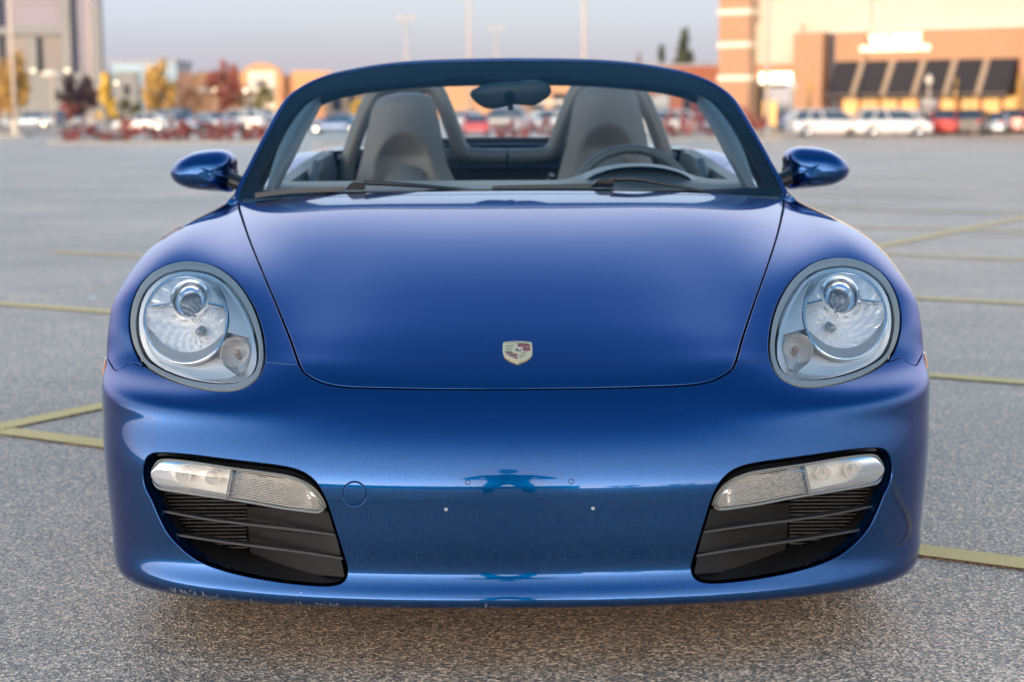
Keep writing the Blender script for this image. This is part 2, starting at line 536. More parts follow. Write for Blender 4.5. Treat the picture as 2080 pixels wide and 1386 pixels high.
def paint_mat(name='blue_paint', chips=False):
    mt, nt, b = new_mat(name)
    b.inputs['Base Color'].default_value = (0.0, 0.050, 0.172, 1)
    b.inputs['Metallic'].default_value = 0.88
    b.inputs['Roughness'].default_value = 0.19
    b.inputs['Coat Weight'].default_value = 1.0
    b.inputs['Coat Roughness'].default_value = 0.02
    b.inputs['Coat IOR'].default_value = 1.42
    b.inputs['Specular Tint'].default_value = (0.0, 0.28, 0.65, 1)
    # fine metal flake in the base coat, scattered dust and stone chips on top
    tc = nt.nodes.new('ShaderNodeTexCoord')
    fl = nt.nodes.new('ShaderNodeTexVoronoi'); fl.inputs['Scale'].default_value = 900
    nt.links.new(tc.outputs['Object'], fl.inputs['Vector'])
    vo = nt.nodes.new('ShaderNodeTexVoronoi'); vo.inputs['Scale'].default_value = 26
    nt.links.new(tc.outputs['Object'], vo.inputs['Vector'])
    lt = nt.nodes.new('ShaderNodeMath'); lt.operation = 'LESS_THAN'; lt.inputs[1].default_value = 0.020
    nt.links.new(vo.outputs['Distance'], lt.inputs[0])
    sc = nt.nodes.new('ShaderNodeSeparateColor'); nt.links.new(vo.outputs['Color'], sc.inputs[0])
    gt = nt.nodes.new('ShaderNodeMath'); gt.operation = 'GREATER_THAN'; gt.inputs[1].default_value = 0.95
    nt.links.new(sc.outputs[0], gt.inputs[0])
    mu = nt.nodes.new('ShaderNodeMath'); mu.operation = 'MULTIPLY'
    nt.links.new(lt.outputs[0], mu.inputs[0]); nt.links.new(gt.outputs[0], mu.inputs[1])
    if chips:
        # scraped lip: pale scratches along the lower left edge
        sp = nt.nodes.new('ShaderNodeSeparateXYZ'); nt.links.new(tc.outputs['Object'], sp.inputs[0])
        mp = nt.nodes.new('ShaderNodeMapping'); mp.inputs['Scale'].default_value = (1.0, 0.4, 0.35); mp.inputs['Rotation'].default_value = (0, 0.5, 0)
        nt.links.new(tc.outputs['Object'], mp.inputs['Vector'])
        ns = nt.nodes.new('ShaderNodeTexNoise'); ns.inputs['Scale'].default_value = 210; ns.inputs['Detail'].default_value = 3
        nt.links.new(mp.outputs['Vector'], ns.inputs['Vector'])
        nl_ = nt.nodes.new('ShaderNodeTexNoise'); nl_.inputs['Scale'].default_value = 14; nl_.inputs['Detail'].default_value = 2
        nt.links.new(tc.outputs['Object'], nl_.inputs['Vector'])
        zr = nt.nodes.new('ShaderNodeMapRange'); zr.inputs['From Min'].default_value = 0.124; zr.inputs['From Max'].default_value = 0.19
        zr.inputs['To Min'].default_value = 0.17; zr.inputs['To Max'].default_value = -0.6
        nt.links.new(sp.outputs['Z'], zr.inputs['Value'])
        xr = nt.nodes.new('ShaderNodeMapRange'); xr.inputs['From Min'].default_value = -0.05; xr.inputs['From Max'].default_value = 0.15
        xr.inputs['To Min'].default_value = 0.0; xr.inputs['To Max'].default_value = -0.3
        nt.links.new(sp.outputs['X'], xr.inputs['Value'])
        su1 = nt.nodes.new('ShaderNodeMath'); su1.operation = 'ADD'; nt.links.new(zr.outputs[0], su1.inputs[0]); nt.links.new(xr.outputs[0], su1.inputs[1])
        su2 = nt.nodes.new('ShaderNodeMath'); su2.operation = 'MULTIPLY_ADD'; su2.inputs[1].default_value = 0.45; su2.inputs[2].default_value = -0.225
        nt.links.new(nl_.outputs['Fac'], su2.inputs[0])
        su3 = nt.nodes.new('ShaderNodeMath'); su3.operation = 'ADD'; nt.links.new(su1.outputs[0], su3.inputs[0]); nt.links.new(su2.outputs[0], su3.inputs[1])
        su4 = nt.nodes.new('ShaderNodeMath'); su4.operation = 'ADD'; nt.links.new(su3.outputs[0], su4.inputs[0]); nt.links.new(ns.outputs['Fac'], su4.inputs[1])
        gg_ = nt.nodes.new('ShaderNodeMath'); gg_.operation = 'GREATER_THAN'; gg_.inputs[1].default_value = 0.615
        nt.links.new(su4.outputs[0], gg_.inputs[0])
        mxx = nt.nodes.new('ShaderNodeMath'); mxx.operation = 'MAXIMUM'
        nt.links.new(mu.outputs[0], mxx.inputs[0]); nt.links.new(gg_.outputs[0], mxx.inputs[1])
        mu = mxx
    mixc = nt.nodes.new('ShaderNodeMix'); mixc.data_type = 'RGBA'
    hs = nt.nodes.new('ShaderNodeSeparateColor'); nt.links.new(fl.outputs['Color'], hs.inputs[0])
    fr_ = nt.nodes.new('ShaderNodeMapRange'); fr_.inputs['To Min'].default_value = 0.75; fr_.inputs['To Max'].default_value = 1.25
    nt.links.new(hs.outputs[0], fr_.inputs['Value'])
    vs = nt.nodes.new('ShaderNodeVectorMath'); vs.operation = 'SCALE'; vs.inputs[0].default_value = b.inputs['Base Color'].default_value[:3]
    nt.links.new(fr_.outputs[0], vs.inputs['Scale'])
    nt.links.new(vs.outputs['Vector'], mixc.inputs['A'])
    mixc.inputs['B'].default_value = (0.62, 0.65, 0.70, 1)
    nt.links.new(mu.outputs[0], mixc.inputs['Factor'])
    nt.links.new(mixc.outputs['Result'], b.inputs['Base Color'])
    inv = nt.nodes.new('ShaderNodeMath'); inv.operation = 'SUBTRACT'; inv.inputs[0].default_value = 1.0
    nt.links.new(mu.outputs[0], inv.inputs[1]); nt.links.new(inv.outputs[0], b.inputs['Coat Weight'])
    return mt
M = {}
M['paint'] = paint_mat()
M['paint_bumper'] = paint_mat('blue_bumper_paint', True)
M['black'] = pbr('black_plastic', (0.012, 0.012, 0.013), 0.45)
M['blackgloss'] = pbr('black_gloss', (0.008, 0.008, 0.009), 0.15)
M['rubber'] = pbr('rubber', (0.02, 0.02, 0.021), 0.7)
M['gasket'] = pbr('lamp_gasket', (0.20, 0.21, 0.20), 0.32)

def thin_glass(name, tint=(1, 1, 1), ior=1.5, rough=0.0, haze=0.0):
    """a thin clear pane: light passes straight through, the surface mirrors by Fresnel; haze = milky, diffuse share"""
    mt, nt, b = new_mat(name)
    nt.nodes.remove(b)
    out = nt.nodes['Material Output']
    tr = nt.nodes.new('ShaderNodeBsdfTransparent'); tr.inputs['Color'].default_value = (*tint, 1)
    gl = nt.nodes.new('ShaderNodeBsdfGlossy'); gl.inputs['Roughness'].default_value = rough
    fr = nt.nodes.new('ShaderNodeFresnel'); fr.inputs['IOR'].default_value = ior
    mx = nt.nodes.new('ShaderNodeMixShader')
    nt.links.new(fr.outputs[0], mx.inputs[0])
    if haze > 0:
        df = nt.nodes.new('ShaderNodeBsdfTranslucent'); df.inputs['Color'].default_value = (0.9, 0.92, 0.93, 1)
        d2 = nt.nodes.new('ShaderNodeBsdfDiffuse'); d2.inputs['Color'].default_value = (0.8, 0.82, 0.83, 1)
        mm = nt.nodes.new('ShaderNodeMixShader'); mm.inputs[0].default_value = 0.5
        nt.links.new(df.outputs[0], mm.inputs[1]); nt.links.new(d2.outputs[0], mm.inputs[2])
        m2 = nt.nodes.new('ShaderNodeMixShader'); m2.inputs[0].default_value = haze
        nt.links.new(tr.outputs[0], m2.inputs[1]); nt.links.new(mm.outputs[0], m2.inputs[2])
        nt.links.new(m2.outputs[0], mx.inputs[1])
    else:
        nt.links.new(tr.outputs[0], mx.inputs[1])
    nt.links.new(gl.outputs[0], mx.inputs[2])
    nt.links.new(mx.outputs[0], out.inputs['Surface'])
    return mt

M['windglass'] = thin_glass('windshield_glass', (0.90, 0.95, 0.94), 1.22)
M['lampglass'] = thin_glass('lamp_lens', (0.98, 0.985, 0.985), 1.25, 0.01, 0.05)
M['fogglass'] = thin_glass('fog_lens', (0.95, 0.94, 0.9), 1.5, 0.03, 0.08)
M['chrome'] = pbr('chrome', (0.82, 0.83, 0.84), 0.10, 1.0)
M['satin'] = pbr('satin_silver', (0.96, 0.92, 0.86), 0.40, 0.2)
M['reflector'] = pbr('lamp_reflector', (0.97, 0.93, 0.87), 0.28, 0.25)
M['shield'] = pbr('lamp_shield_grey', (0.34, 0.37, 0.38), 0.45, 0.2)
M['ballglass'] = pbr('projector_glass', (0.85, 0.9, 0.95), 0.02, 0.0, trans=0.9, ior=1.45)
M['bulb_amber'] = pbr('amber_bulb', (0.62, 0.40, 0.30), 0.25, 0.0)
M['amber'] = pbr('amber_marker', (0.85, 0.28, 0.06), 0.2, 0.0, coat=1.0)
M['seat'] = pbr('grey_leather', (0.15, 0.135, 0.115), 0.5, bump=0.15, bscale=220)
M['hoop'] = pbr('roll_hoop_coating', (0.115, 0.11, 0.097), 0.42)
M['dash'] = pbr('dashboard_grey', (0.085, 0.10, 0.105), 0.42, bump=0.1, bscale=300)
M['trim'] = pbr('pillar_trim_grey', (0.26, 0.31, 0.33), 0.45)
M['frit'] = pbr('windshield_black_border', (0.015, 0.018, 0.022), 0.45, coat=0.1, spec=0.35)
M['carpet'] = pbr('black_carpet', (0.012, 0.013, 0.014), 0.9)
M['tyre'] = pbr('tyre_rubber', (0.018, 0.018, 0.018), 0.75)
M['alloy'] = pbr('alloy_silver', (0.6, 0.61, 0.62), 0.3, 0.9)
M['gold'] = pbr('emblem_gold', (0.78, 0.60, 0.30), 0.28, 0.35, coat=0.6)
M['emred'] = pbr('emblem_red', (0.32, 0.018, 0.022), 0.3, coat=0.6)
M['emblack'] = pbr('emblem_black', (0.01, 0.01, 0.01), 0.3, coat=0.6)
M['mirror'] = pbr('mirror_glass', (0.9, 0.9, 0.92), 0.02, 1.0)
M['mirrorback'] = pbr('mirror_back', (0.05, 0.065, 0.06), 0.4)
M['fin'] = pbr('radiator_fin', (0.05, 0.047, 0.044), 0.6, 0.2, vary=0.5, vscale=60)
M['duct'] = pbr('duct_plastic', (0.035, 0.033, 0.031), 0.38)
M['slatedge'] = pbr('slat_plastic', (0.05, 0.05, 0.05), 0.3)
M['wiper'] = pbr('wiper_black', (0.02, 0.02, 0.02), 0.35)
M['steel'] = pbr('screw_steel', (0.48, 0.48, 0.46), 0.4, 0.7)

M['wheelrim'] = pbr('steering_leather', (0.12, 0.13, 0.13), 0.4)
M['indback'] = pbr('indicator_back_grey', (0.42, 0.38, 0.32), 0.45, 0.2)

# ================================================================== the place
def gz(y):
    """the lot is level round the car and falls gently away behind it"""
    t = np.clip((np.asarray(y, float) - 9) / 95.0, 0, 1)
    u = np.clip((np.asarray(y, float) - 112) / 45.0, 0, 1)
    return -0.95 * t * t * (3 - 2 * t) * 1.0 + 0.35 * u * u * (3 - 2 * u)

def asphalt():
    mt, nt, b = new_mat('asphalt')
    tc = nt.nodes.new('ShaderNodeTexCoord')
    def node(t, **kw):
        n = nt.nodes.new(t)
        for k, v in kw.items(): n.inputs[k].default_value = v
        return n
    vo = node('ShaderNodeTexVoronoi', Scale=165.0, Randomness=1.0); nt.links.new(tc.outputs['Object'], vo.inputs['Vector'])
    v2 = node('ShaderNodeTexVoronoi', Scale=62.0, Randomness=1.0); nt.links.new(tc.outputs['Object'], v2.inputs['Vector'])
    n1 = node('ShaderNodeTexNoise', Scale=0.35, Detail=6.0, Roughness=0.6); nt.links.new(tc.outputs['Object'], n1.inputs['Vector'])
    n2 = node('ShaderNodeTexNoise', Scale=90.0, Detail=4.0, Roughness=0.7); nt.links.new(tc.outputs['Object'], n2.inputs['Vector'])
    n3 = node('ShaderNodeTexNoise', Scale=3.0, Detail=5.0, Roughness=0.65); nt.links.new(tc.outputs['Object'], n3.inputs['Vector'])
    sep = nt.nodes.new('ShaderNodeSeparateColor'); nt.links.new(vo.outputs['Color'], sep.inputs[0])
    cr = nt.nodes.new('ShaderNodeValToRGB')
    E_ = cr.color_ramp.elements
    E_[0].position = 0.0; E_[0].color = (0.062, 0.058, 0.054, 1)
    E_[1].position = 1.0; E_[1].color = (0.56, 0.52, 0.45, 1)
    for p, c in ((0.35, (0.13, 0.123, 0.113)), (0.62, (0.24, 0.225, 0.20)), (0.86, (0.37, 0.34, 0.30))):
        e = E_.new(p); e.color = (*c, 1)
    nt.links.new(sep.outputs[0], cr.inputs['Fac'])
    mr = node('ShaderNodeMapRange', **{'From Min': 0.3, 'From Max': 0.7, 'To Min': 0.70, 'To Max': 1.26}); nt.links.new(n1.outputs['Fac'], mr.inputs['Value'])
    m3 = node('ShaderNodeMapRange', **{'From Min': 0.3, 'From Max': 0.7, 'To Min': 0.86, 'To Max': 1.12}); nt.links.new(n3.outputs['Fac'], m3.inputs['Value'])
    mm = nt.nodes.new('ShaderNodeMath'); mm.operation = 'MULTIPLY'; nt.links.new(mr.outputs[0], mm.inputs[0]); nt.links.new(m3.outputs[0], mm.inputs[1])
    tn = nt.nodes.new('ShaderNodeVectorMath'); tn.operation = 'MULTIPLY'; tn.inputs[1].default_value = (2.62, 1.98, 1.52); nt.links.new(cr.outputs['Color'], tn.inputs[0])
    sc = nt.nodes.new('ShaderNodeVectorMath'); sc.operation = 'SCALE'; nt.links.new(tn.outputs['Vector'], sc.inputs[0]); nt.links.new(mm.outputs[0], sc.inputs['Scale'])
    nt.links.new(sc.outputs['Vector'], b.inputs['Base Color'])
    b.inputs['Roughness'].default_value = 0.42
    b.inputs['Specular IOR Level'].default_value = 1.0
    ad = nt.nodes.new('ShaderNodeMath'); ad.operation = 'ADD'
    nt.links.new(vo.outputs['Distance'], ad.inputs[0]); nt.links.new(n2.outputs['Fac'], ad.inputs[1])
    bp = node('ShaderNodeBump', Strength=0.9, Distance=0.006); nt.links.new(ad.outputs[0], bp.inputs['Height'])
    nt.links.new(bp.outputs['Normal'], b.inputs['Normal'])
    return mt
M['asphalt'] = asphalt()

def line_paint():
    mt, nt, b = new_mat('yellow_line_paint')
    tc = nt.nodes.new('ShaderNodeTexCoord')
    nz = nt.nodes.new('ShaderNodeTexNoise'); nz.inputs['Scale'].default_value = 38; nz.inputs['Detail'].default_value = 7; nz.inputs['Roughness'].default_value = 0.7
    nt.links.new(tc.outputs['Object'], nz.inputs['Vector'])
    cr = nt.nodes.new('ShaderNodeValToRGB')
    E_ = cr.color_ramp.elements
    E_[0].position = 0.28; E_[0].color = (0.36, 0.27, 0.14, 1)
    E_[1].position = 0.38; E_[1].color = (0.99, 0.62, 0.19, 1)
    nt.links.new(nz.outputs['Fac'], cr.inputs['Fac'])
    nt.links.new(cr.outputs['Color'], b.inputs['Base Color'])
    b.inputs['Roughness'].default_value = 0.6
    bp = nt.nodes.new('ShaderNodeBump'); bp.inputs['Strength'].default_value = 0.5; bp.inputs['Distance'].default_value = 0.004
    nt.links.new(nz.outputs['Fac'], bp.inputs['Height']); nt.links.new(bp.outputs['Normal'], b.inputs['Normal'])
    return mt
M['line'] = line_paint()
M['concrete'] = pbr('concrete', (0.42, 0.39, 0.34), 0.8, vary=0.15, vscale=3)
M['mulch'] = pbr('mulch', (0.10, 0.075, 0.05), 0.9, vary=0.4, vscale=6)
M['grass'] = pbr('grass', (0.075, 0.10, 0.035), 0.9, vary=0.35, vscale=2)
def brick_mat(name, c1, c2, mortar, scale=3.0):
    mt, nt, b = new_mat(name)
    tc = nt.nodes.new('ShaderNodeTexCoord')
    mp = nt.nodes.new('ShaderNodeMapping'); mp.inputs['Rotation'].default_value = (math.radians(90), 0, 0)
    nt.links.new(tc.outputs['Object'], mp.inputs['Vector'])
    br = nt.nodes.new('ShaderNodeTexBrick'); br.inputs['Scale'].default_value = scale
    br.inputs['Color1'].default_value = (*c1, 1); br.inputs['Color2'].default_value = (*c2, 1); br.inputs['Mortar'].default_value = (*mortar, 1)
    br.inputs['Mortar Size'].default_value = 0.015
    nt.links.new(mp.outputs['Vector'], br.inputs['Vector'])
    nt.links.new(br.outputs['Color'], b.inputs['Base Color'])
    b.inputs['Roughness'].default_value = 0.85
    return mt
M['brick'] = brick_mat('orange_brick', (0.38, 0.20, 0.105), (0.32, 0.155, 0.075), (0.45, 0.36, 0.28))
M['brick_dark'] = brick_mat('red_brick', (0.36, 0.11, 0.05), (0.28, 0.08, 0.04), (0.3, 0.2, 0.15))
M['cream'] = pbr('cream_render', (0.48, 0.43, 0.345), 0.8, vary=0.06, vscale=0.6)
M['band'] = pbr('pale_stone_band', (0.66, 0.60, 0.50), 0.7)
M['awning'] = pbr('black_awning_cloth', (0.022, 0.02, 0.024), 0.85)
M['awnframe'] = pbr('awning_side_tan', (0.33, 0.24, 0.16), 0.8)
M['darkglass'] = pbr('dark_window', (0.02, 0.022, 0.028), 0.06, coat=1.0)
M['litglass'] = pbr('lit_window', (0.5, 0.3, 0.1), 0.3, emit=(1.0, 0.55, 0.18), emit_s=0.3)
M['glow'] = pbr('lit_sign', (0.9, 0.85, 0.7), 0.4, emit=(1.0, 0.86, 0.62), emit_s=1.0)
M['lampglow'] = pbr('lamp_glow', (0.9, 0.8, 0.6), 0.4, emit=(1.0, 0.82, 0.55), emit_s=2.0)
M['towerglass'] = pbr('tower_glass', (0.115, 0.115, 0.17), 0.45, 0.0)
M['towerdark'] = pbr('dark_glass_and_shade', (0.05, 0.05, 0.065), 0.4, 0.0)
M['stone'] = pbr('tower_stone', (0.20, 0.205, 0.20), 0.8, vary=0.08, vscale=0.3)
M['tealglass'] = pbr('teal_glass', (0.10, 0.16, 0.20), 0.1, 0.3)
M['polep'] = pbr('pole_paint', (0.45, 0.38, 0.32), 0.6)
M['mallorange'] = pbr('mall_wall', (0.56, 0.30, 0.15), 0.85, vary=0.1, vscale=0.3)
M['mallbrown'] = pbr('mall_brown_wall', (0.34, 0.22, 0.14), 0.85, vary=0.15, vscale=0.2)
M['roofgrey'] = pbr('roof_grey', (0.30, 0.29, 0.31), 0.8)

# ground: one sheet to the horizon
ys = np.concatenate([[-700, -300, -120, -40], np.linspace(-12, 12, 13), np.linspace(14, 170, 53), [200, 260, 400, 700, 1500]])
xs = np.array([-1200, -500, -200, -80, -30, -8, 0, 8, 30, 80, 200, 500, 1200.0])
V = np.array([(x, y, float(gz(y))) for y in ys for x in xs])
Fc = [(j * len(xs) + i, j * len(xs) + i + 1, (j + 1) * len(xs) + i + 1, (j + 1) * len(xs) + i) for j in range(len(ys) - 1) for i in range(len(xs) - 1)]
g_ = mesh_obj('ground', V, Fc, M['asphalt'], None, smooth=True); tag(g_, kind='structure')

# parking lines: stalls 2.7 m apart square to a spine
LTH = math.radians(-30.3)
lt = np.array([math.cos(LTH), math.sin(LTH)]); ln = np.array([-lt[1], lt[0]])
def strip(name, p0, p1, w):
    p0, p1 = np.array(p0), np.array(p1)
    d = (p1 - p0) / np.linalg.norm(p1 - p0); nn = np.array([-d[1], d[0]]) * w / 2
    n = max(2, int(np.linalg.norm(p1 - p0) / 1.0))
    V = []
    for t in np.linspace(0, 1, n + 1):
        c = p0 + (p1 - p0) * t
        for sg in (-1, 1):
            q = c + sg * nn
            V.append((q[0], q[1], float(gz(q[1])) + 0.006))
    o = mesh_obj(name, np.array(V), [(2 * k, 2 * k + 2, 2 * k + 3, 2 * k + 1) for k in range(n)], M['line'], None, smooth=False)
    tag(o, kind='structure')
SPA, SPB = np.array([-1.77, 5.66]), np.array([4.98, 16.28])
spd = (SPB - SPA) / np.linalg.norm(SPB - SPA)
for k in range(-1, 10):
    n_ = 3.96 + 2.66 * k
    q = SPA + spd * ((n_ - SPA @ ln) / (spd @ ln))
    strip('parking_line', q - lt * 5.3, q - lt * 0.06, 0.10)
    strip('parking_line', q + lt * 0.06, q + lt * 5.3, 0.10)
strip('parking_line', SPA - spd * 0.05, SPA + spd * 26, 0.10)

def wx(px, dist):
    return (px - CX) / F_PX * dist
def hz_at(py, dist):
    """height of a photo row at a distance"""
    return float(at_dist(CX, py, dist)[2])

# ------------------------------------------------------------------ parked cars
M['tail'] = pbr('tail_lamp', (0.5, 0.02, 0.02), 0.2)
M['clearlamp'] = pbr('car_headlamp', (0.8, 0.8, 0.8), 0.15)
M['carglass'] = pbr('car_window_glass', (0.03, 0.045, 0.06), 0.05, coat=1.0)
M['chromeb'] = M['alloy']
CARSHAPE = {   # side outline (y along the car from nose 0, z), cabin outline, length, width
 'sedan': dict(L=4.7, W=1.80, low=[(0, .45), (.1, .62), (1.3, .86), (3.9, .92), (4.6, .90), (4.7, .55)], cab=[(1.25, .86), (2.05, 1.40), (3.25, 1.43), (4.05, .93)], wy=(.9, 3.65)),
 'suv': dict(L=4.6, W=1.85, low=[(0, .5), (.08, .75), (1.15, 1.0), (4.3, 1.02), (4.55, .95), (4.6, .5)], cab=[(1.1, 1.0), (1.75, 1.62), (4.0, 1.66), (4.48, 1.02)], wy=(.9, 3.6)),
 'van': dict(L=5.0, W=1.95, low=[(0, .5), (.06, .72), (.85, 1.02), (4.75, 1.05), (4.97, .95), (5.0, .5)], cab=[(.72, 1.0), (1.60, 1.68), (4.55, 1.74), (4.93, 1.05)], wy=(.95, 3.95)),
}
def make_car(kind, paint, name='parked_car'):
    sh = CARSHAPE[kind]
    root = empty(name)
    W = sh['W'] / 2; L = sh['L']
    n = 40
    yy = np.linspace(0, L, n)
    lo = catmull([(a, b) for a, b in sh['low']], 8)
    top = np.interp(yy, lo[:, 0], lo[:, 1])
    rows = []
    for y, zt in zip(yy, top):
        e = min(1.0, min(y + 0.08, L - y + 0.08) / 0.55) ** 0.45
        w = W * (0.72 + 0.28 * e)
        zb = 0.22 + 0.10 * (1 - e)
        for c in sh['wy']:
            if abs(y - c) < 0.36: zb = max(zb, 0.20 + math.sqrt(max(0, 0.36 ** 2 - (y - c) ** 2)) + 0.10)
        rows.append([(-w * .92, y, zb), (-w, y, min(zb + .12, zt - .12)), (-w, y, zt - .14), (-w * .90, y, zt - .02), (0, y, zt + .03), (w * .90, y, zt - .02), (w, y, zt - .14), (w, y, min(zb + .12, zt - .12)), (w * .92, y, zb)])
    V = np.array(rows).reshape(-1, 3)
    Fc = grid_faces(n, 9) + [tuple(range(9)), tuple((n - 1) * 9 + j for j in range(8, -1, -1))]
    mesh_obj('body', V, Fc, paint, root).data.set_sharp_from_angle(angle=0.7)
    # cabin: roof in body colour, glass all round, pillars
    cb = sh['cab']
    wr, wb = W * 0.72, W * 0.92
    (y0, z0), (y1, z1), (y2, z2), (y3, z3) = cb
    ring_b = [(-wb, y0, z0 - .03), (wb, y0, z0 - .03), (wb, y3, z3 - .03), (-wb, y3, z3 - .03)]
    ring_t = [(-wr, y1, z1 - .05), (wr, y1, z1 - .05), (wr, y2, z2 - .05), (-wr, y2, z2 - .05)]
    mesh_obj('glasshouse', np.array(ring_b + ring_t), [(0, 1, 5, 4), (1, 2, 6, 5), (2, 3, 7, 6), (3, 0, 4, 7)], M['carglass'], root, smooth=False)
    rr = []
    for t in np.linspace(0, 1, 9):
        y = y1 - .08 + (y2 - y1 + .16) * t; z = z1 + (z2 - z1) * t + 0.02 * math.sin(t * math.pi) - (0.03 if t in (0, 1) else 0)
        rr.append([(-wr - .02, y, z - .07), (-wr * .92, y, z - .01), (0, y, z + .015), (wr * .92, y, z - .01), (wr + .02, y, z - .07)])
    mesh_obj('roof', np.array(rr).reshape(-1, 3), grid_faces(9, 5), paint, root)
    for sg in (-1, 1):
        mids = [(y0, z0, y1, z1), (y3, z3, y2, z2), ((y0 + y3) / 2, z0, (y1 + y2) / 2, z1)]
        if kind != 'sedan': mids.append((y3 - 1.0, z3, y2 - .9, z2))
        for (ya, za, yb, zb) in mids:
            tube_obj('pillar', np.array([(sg * (wb + .004), ya, za - .04), (sg * (wr + .012), yb, zb - .05)]), 0.045, paint, root, n=6)
        for c in sh['wy']:
            V, Fc = lathe([(0.02, 0.10), (0.18, 0.10), (0.19, 0.06)], 20, 'x')
            w = empty('wheel', (sg * (W - .12), c, 0.33), 0, root)
            Vt, Ft = lathe([(.20, -.11), (.30, -.11), (.33, -.08), (.33, .08), (.30, .11), (.20, .11)], 22, 'x')
            mesh_obj('tyre', Vt, Ft, M['tyre'], w)
            Vt, Ft = lathe([(.002, sg * .08), (.10, sg * .10), (.19, sg * .09), (.205, sg * .11)], 22, 'x')
            mesh_obj('rim', Vt, Ft, M['alloy'], w)
        zt = float(np.interp(.12, lo[:, 0], lo[:, 1]))
        box_obj('headlight', min(sg * W * .45, sg * W * .84), max(sg * W * .45, sg * W * .84), -0.01, 0.16, zt - .16, zt - .03, M['clearlamp'], root, 0.02)
        zt = float(np.interp(L - .2, lo[:, 0], lo[:, 1]))
        box_obj('tail_light', min(sg * W * .5, sg * W * .86), max(sg * W * .5, sg * W * .86), L - .12, L + .01, zt - .22, zt - .06, M['tail'], root, 0.02)
    return root
def carpaint(name, c): return pbr(name, c, 0.3, 0.1, coat=1.0)
PC = {'white': carpaint('white_car_paint', (.74, .73, .71)), 'silver': carpaint('silver_car_paint', (.42, .45, .50)), 'red': carpaint('red_car_paint', (.42, .03, .025)), 'dark': carpaint('black_car_paint', (.02, .022, .028)),
      'blue': carpaint('blue_car_paint', (.05, .12, .28)), 'maroon': carpaint('maroon_car_paint', (.20, .02, .03)), 'paleblue': carpaint('pale_blue_car_paint', (.33, .42, .50)), 'grey': carpaint('grey_car_paint', (.12, .13, .15))}
PROTO = {}
def car_at(kind, col, px, dist, heading, label, group):
    """heading: angle of the nose from the +x axis"""
    o = make_car(kind, PC[col])
    o.location = (wx(px, dist), dist, float(gz(dist)))
    # car is built nose at y=0 running back along +y; centre it
    L = CARSHAPE[kind]['L']
    a = math.radians(heading) + math.pi / 2
    o.rotation_euler = (0, 0, a)
    o.location.x -= -math.sin(a) * L / 2; o.location.y -= math.cos(a) * L / 2
    tag(o, label, 'car', group)
G1, G2 = 'cars parked before the brick restaurant', 'cars parked beyond the red shrubs'
car_at('suv', 'blue', 1618, 124, 100, 'blue car mostly hidden behind the first white van near the entrance', G1)
car_at('van', 'white', 1676, 109, 4, 'white van seen side-on, the leftmost of the cars before the restaurant', G1)
car_at('van', 'white', 1806, 108, 4, 'white van seen side-on, second from the left before the restaurant', G1)
car_at('suv', 'white', 1862, 113, 30, 'white car partly hidden behind the second white van', G1)
car_at('sedan', 'red', 1893, 118, 60, 'small red car peeking out between white van and dark car', G1)
car_at('suv', 'red', 1927, 112, 62, 'bright red hatchback facing the lot right of the white vans', G1)
car_at('suv', 'dark', 1975, 112, 64, 'black car between the red hatchback and a pale blue car', G1)
car_at('sedan', 'paleblue', 2018, 115, 66, 'pale blue car parked right of the black car', G1)
car_at('suv', 'maroon', 2052, 118, 68, 'maroon car parked right of the pale blue car', G1)
car_at('sedan', 'grey', 2092, 118, 68, 'grey car cut off by the right edge of the picture', G1)
car_at('sedan', 'white', 300, 136, 178, 'white sedan side-on behind the leftmost red shrubs', G2)
car_at('suv', 'grey', 352, 146, 150, 'dark grey car behind the white sedan', G2)
car_at('sedan', 'paleblue', 368, 134, 120, 'pale blue car parked right of the white sedan', G2)
car_at('sedan', 'silver', 428, 136, 140, 'silver car parked under the red maple', G2)
car_at('suv', 'white', 492, 138, 165, 'white car just left of the sports car windshield frame', G2)
car_at('sedan', 'silver', 530, 140, 170, 'silver sedan next to the sports car windshield pillar', G2)
car_at('sedan', 'paleblue', 75, 150, 178, 'pale blue car far left behind the tall lamp post', G2)
car_at('sedan', 'paleblue', 128, 152, 178, 'pale car beside the plum tree at the far left', G2)
car_at('sedan', 'blue', 690, 126, 172, 'blue sedan seen through the windshield left of the left roll hoop', G2)
car_at('sedan', 'silver', 945, 140, 150, 'silver car seen between the roll hoops, left one', G2)
car_at('sedan', 'red', 968, 118, 95, 'red-tailed car seen between the roll hoops below the mirror', G2)
car_at('suv', 'grey', 1020, 138, 170, 'grey car seen right under the interior mirror', G2)
car_at('suv', 'white', 1108, 128, 200, 'white car with lit headlight seen between the roll hoops', G2)
car_at('suv', 'white', 1345, 120, 190, 'white car seen through the windshield right of the driver seat', G2)
car_at('sedan', 'silver', 1415, 124, 185, 'silver car seen through the right edge of the windshield', G2)

# ------------------------------------------------------------------ trees and shrubs
def leaf_mat(name, c, vary=0.4):
    mt, nt, b = new_mat(name)
    oi = nt.nodes.new('ShaderNodeTexCoord')
    nz = nt.nodes.new('ShaderNodeTexNoise'); nz.inputs['Scale'].default_value = 1.3; nz.inputs['Detail'].default_value = 4
    nt.links.new(oi.outputs['Object'], nz.inputs['Vector'])
    cr = nt.nodes.new('ShaderNodeValToRGB')
    E_ = cr.color_ramp.elements
    E_[0].position = 0.3; E_[0].color = tuple(x * (1 - vary) for x in c) + (1,)
    E_[1].position = 0.7; E_[1].color = tuple(min(1, x * (1 + vary)) for x in c) + (1,)
    nt.links.new(nz.outputs['Fac'], cr.inputs['Fac']); nt.links.new(cr.outputs['Color'], b.inputs['Base Color'])
    b.inputs['Roughness'].default_value = 0.7
    b.inputs['Subsurface Weight'].default_value = 0.0
    return mt
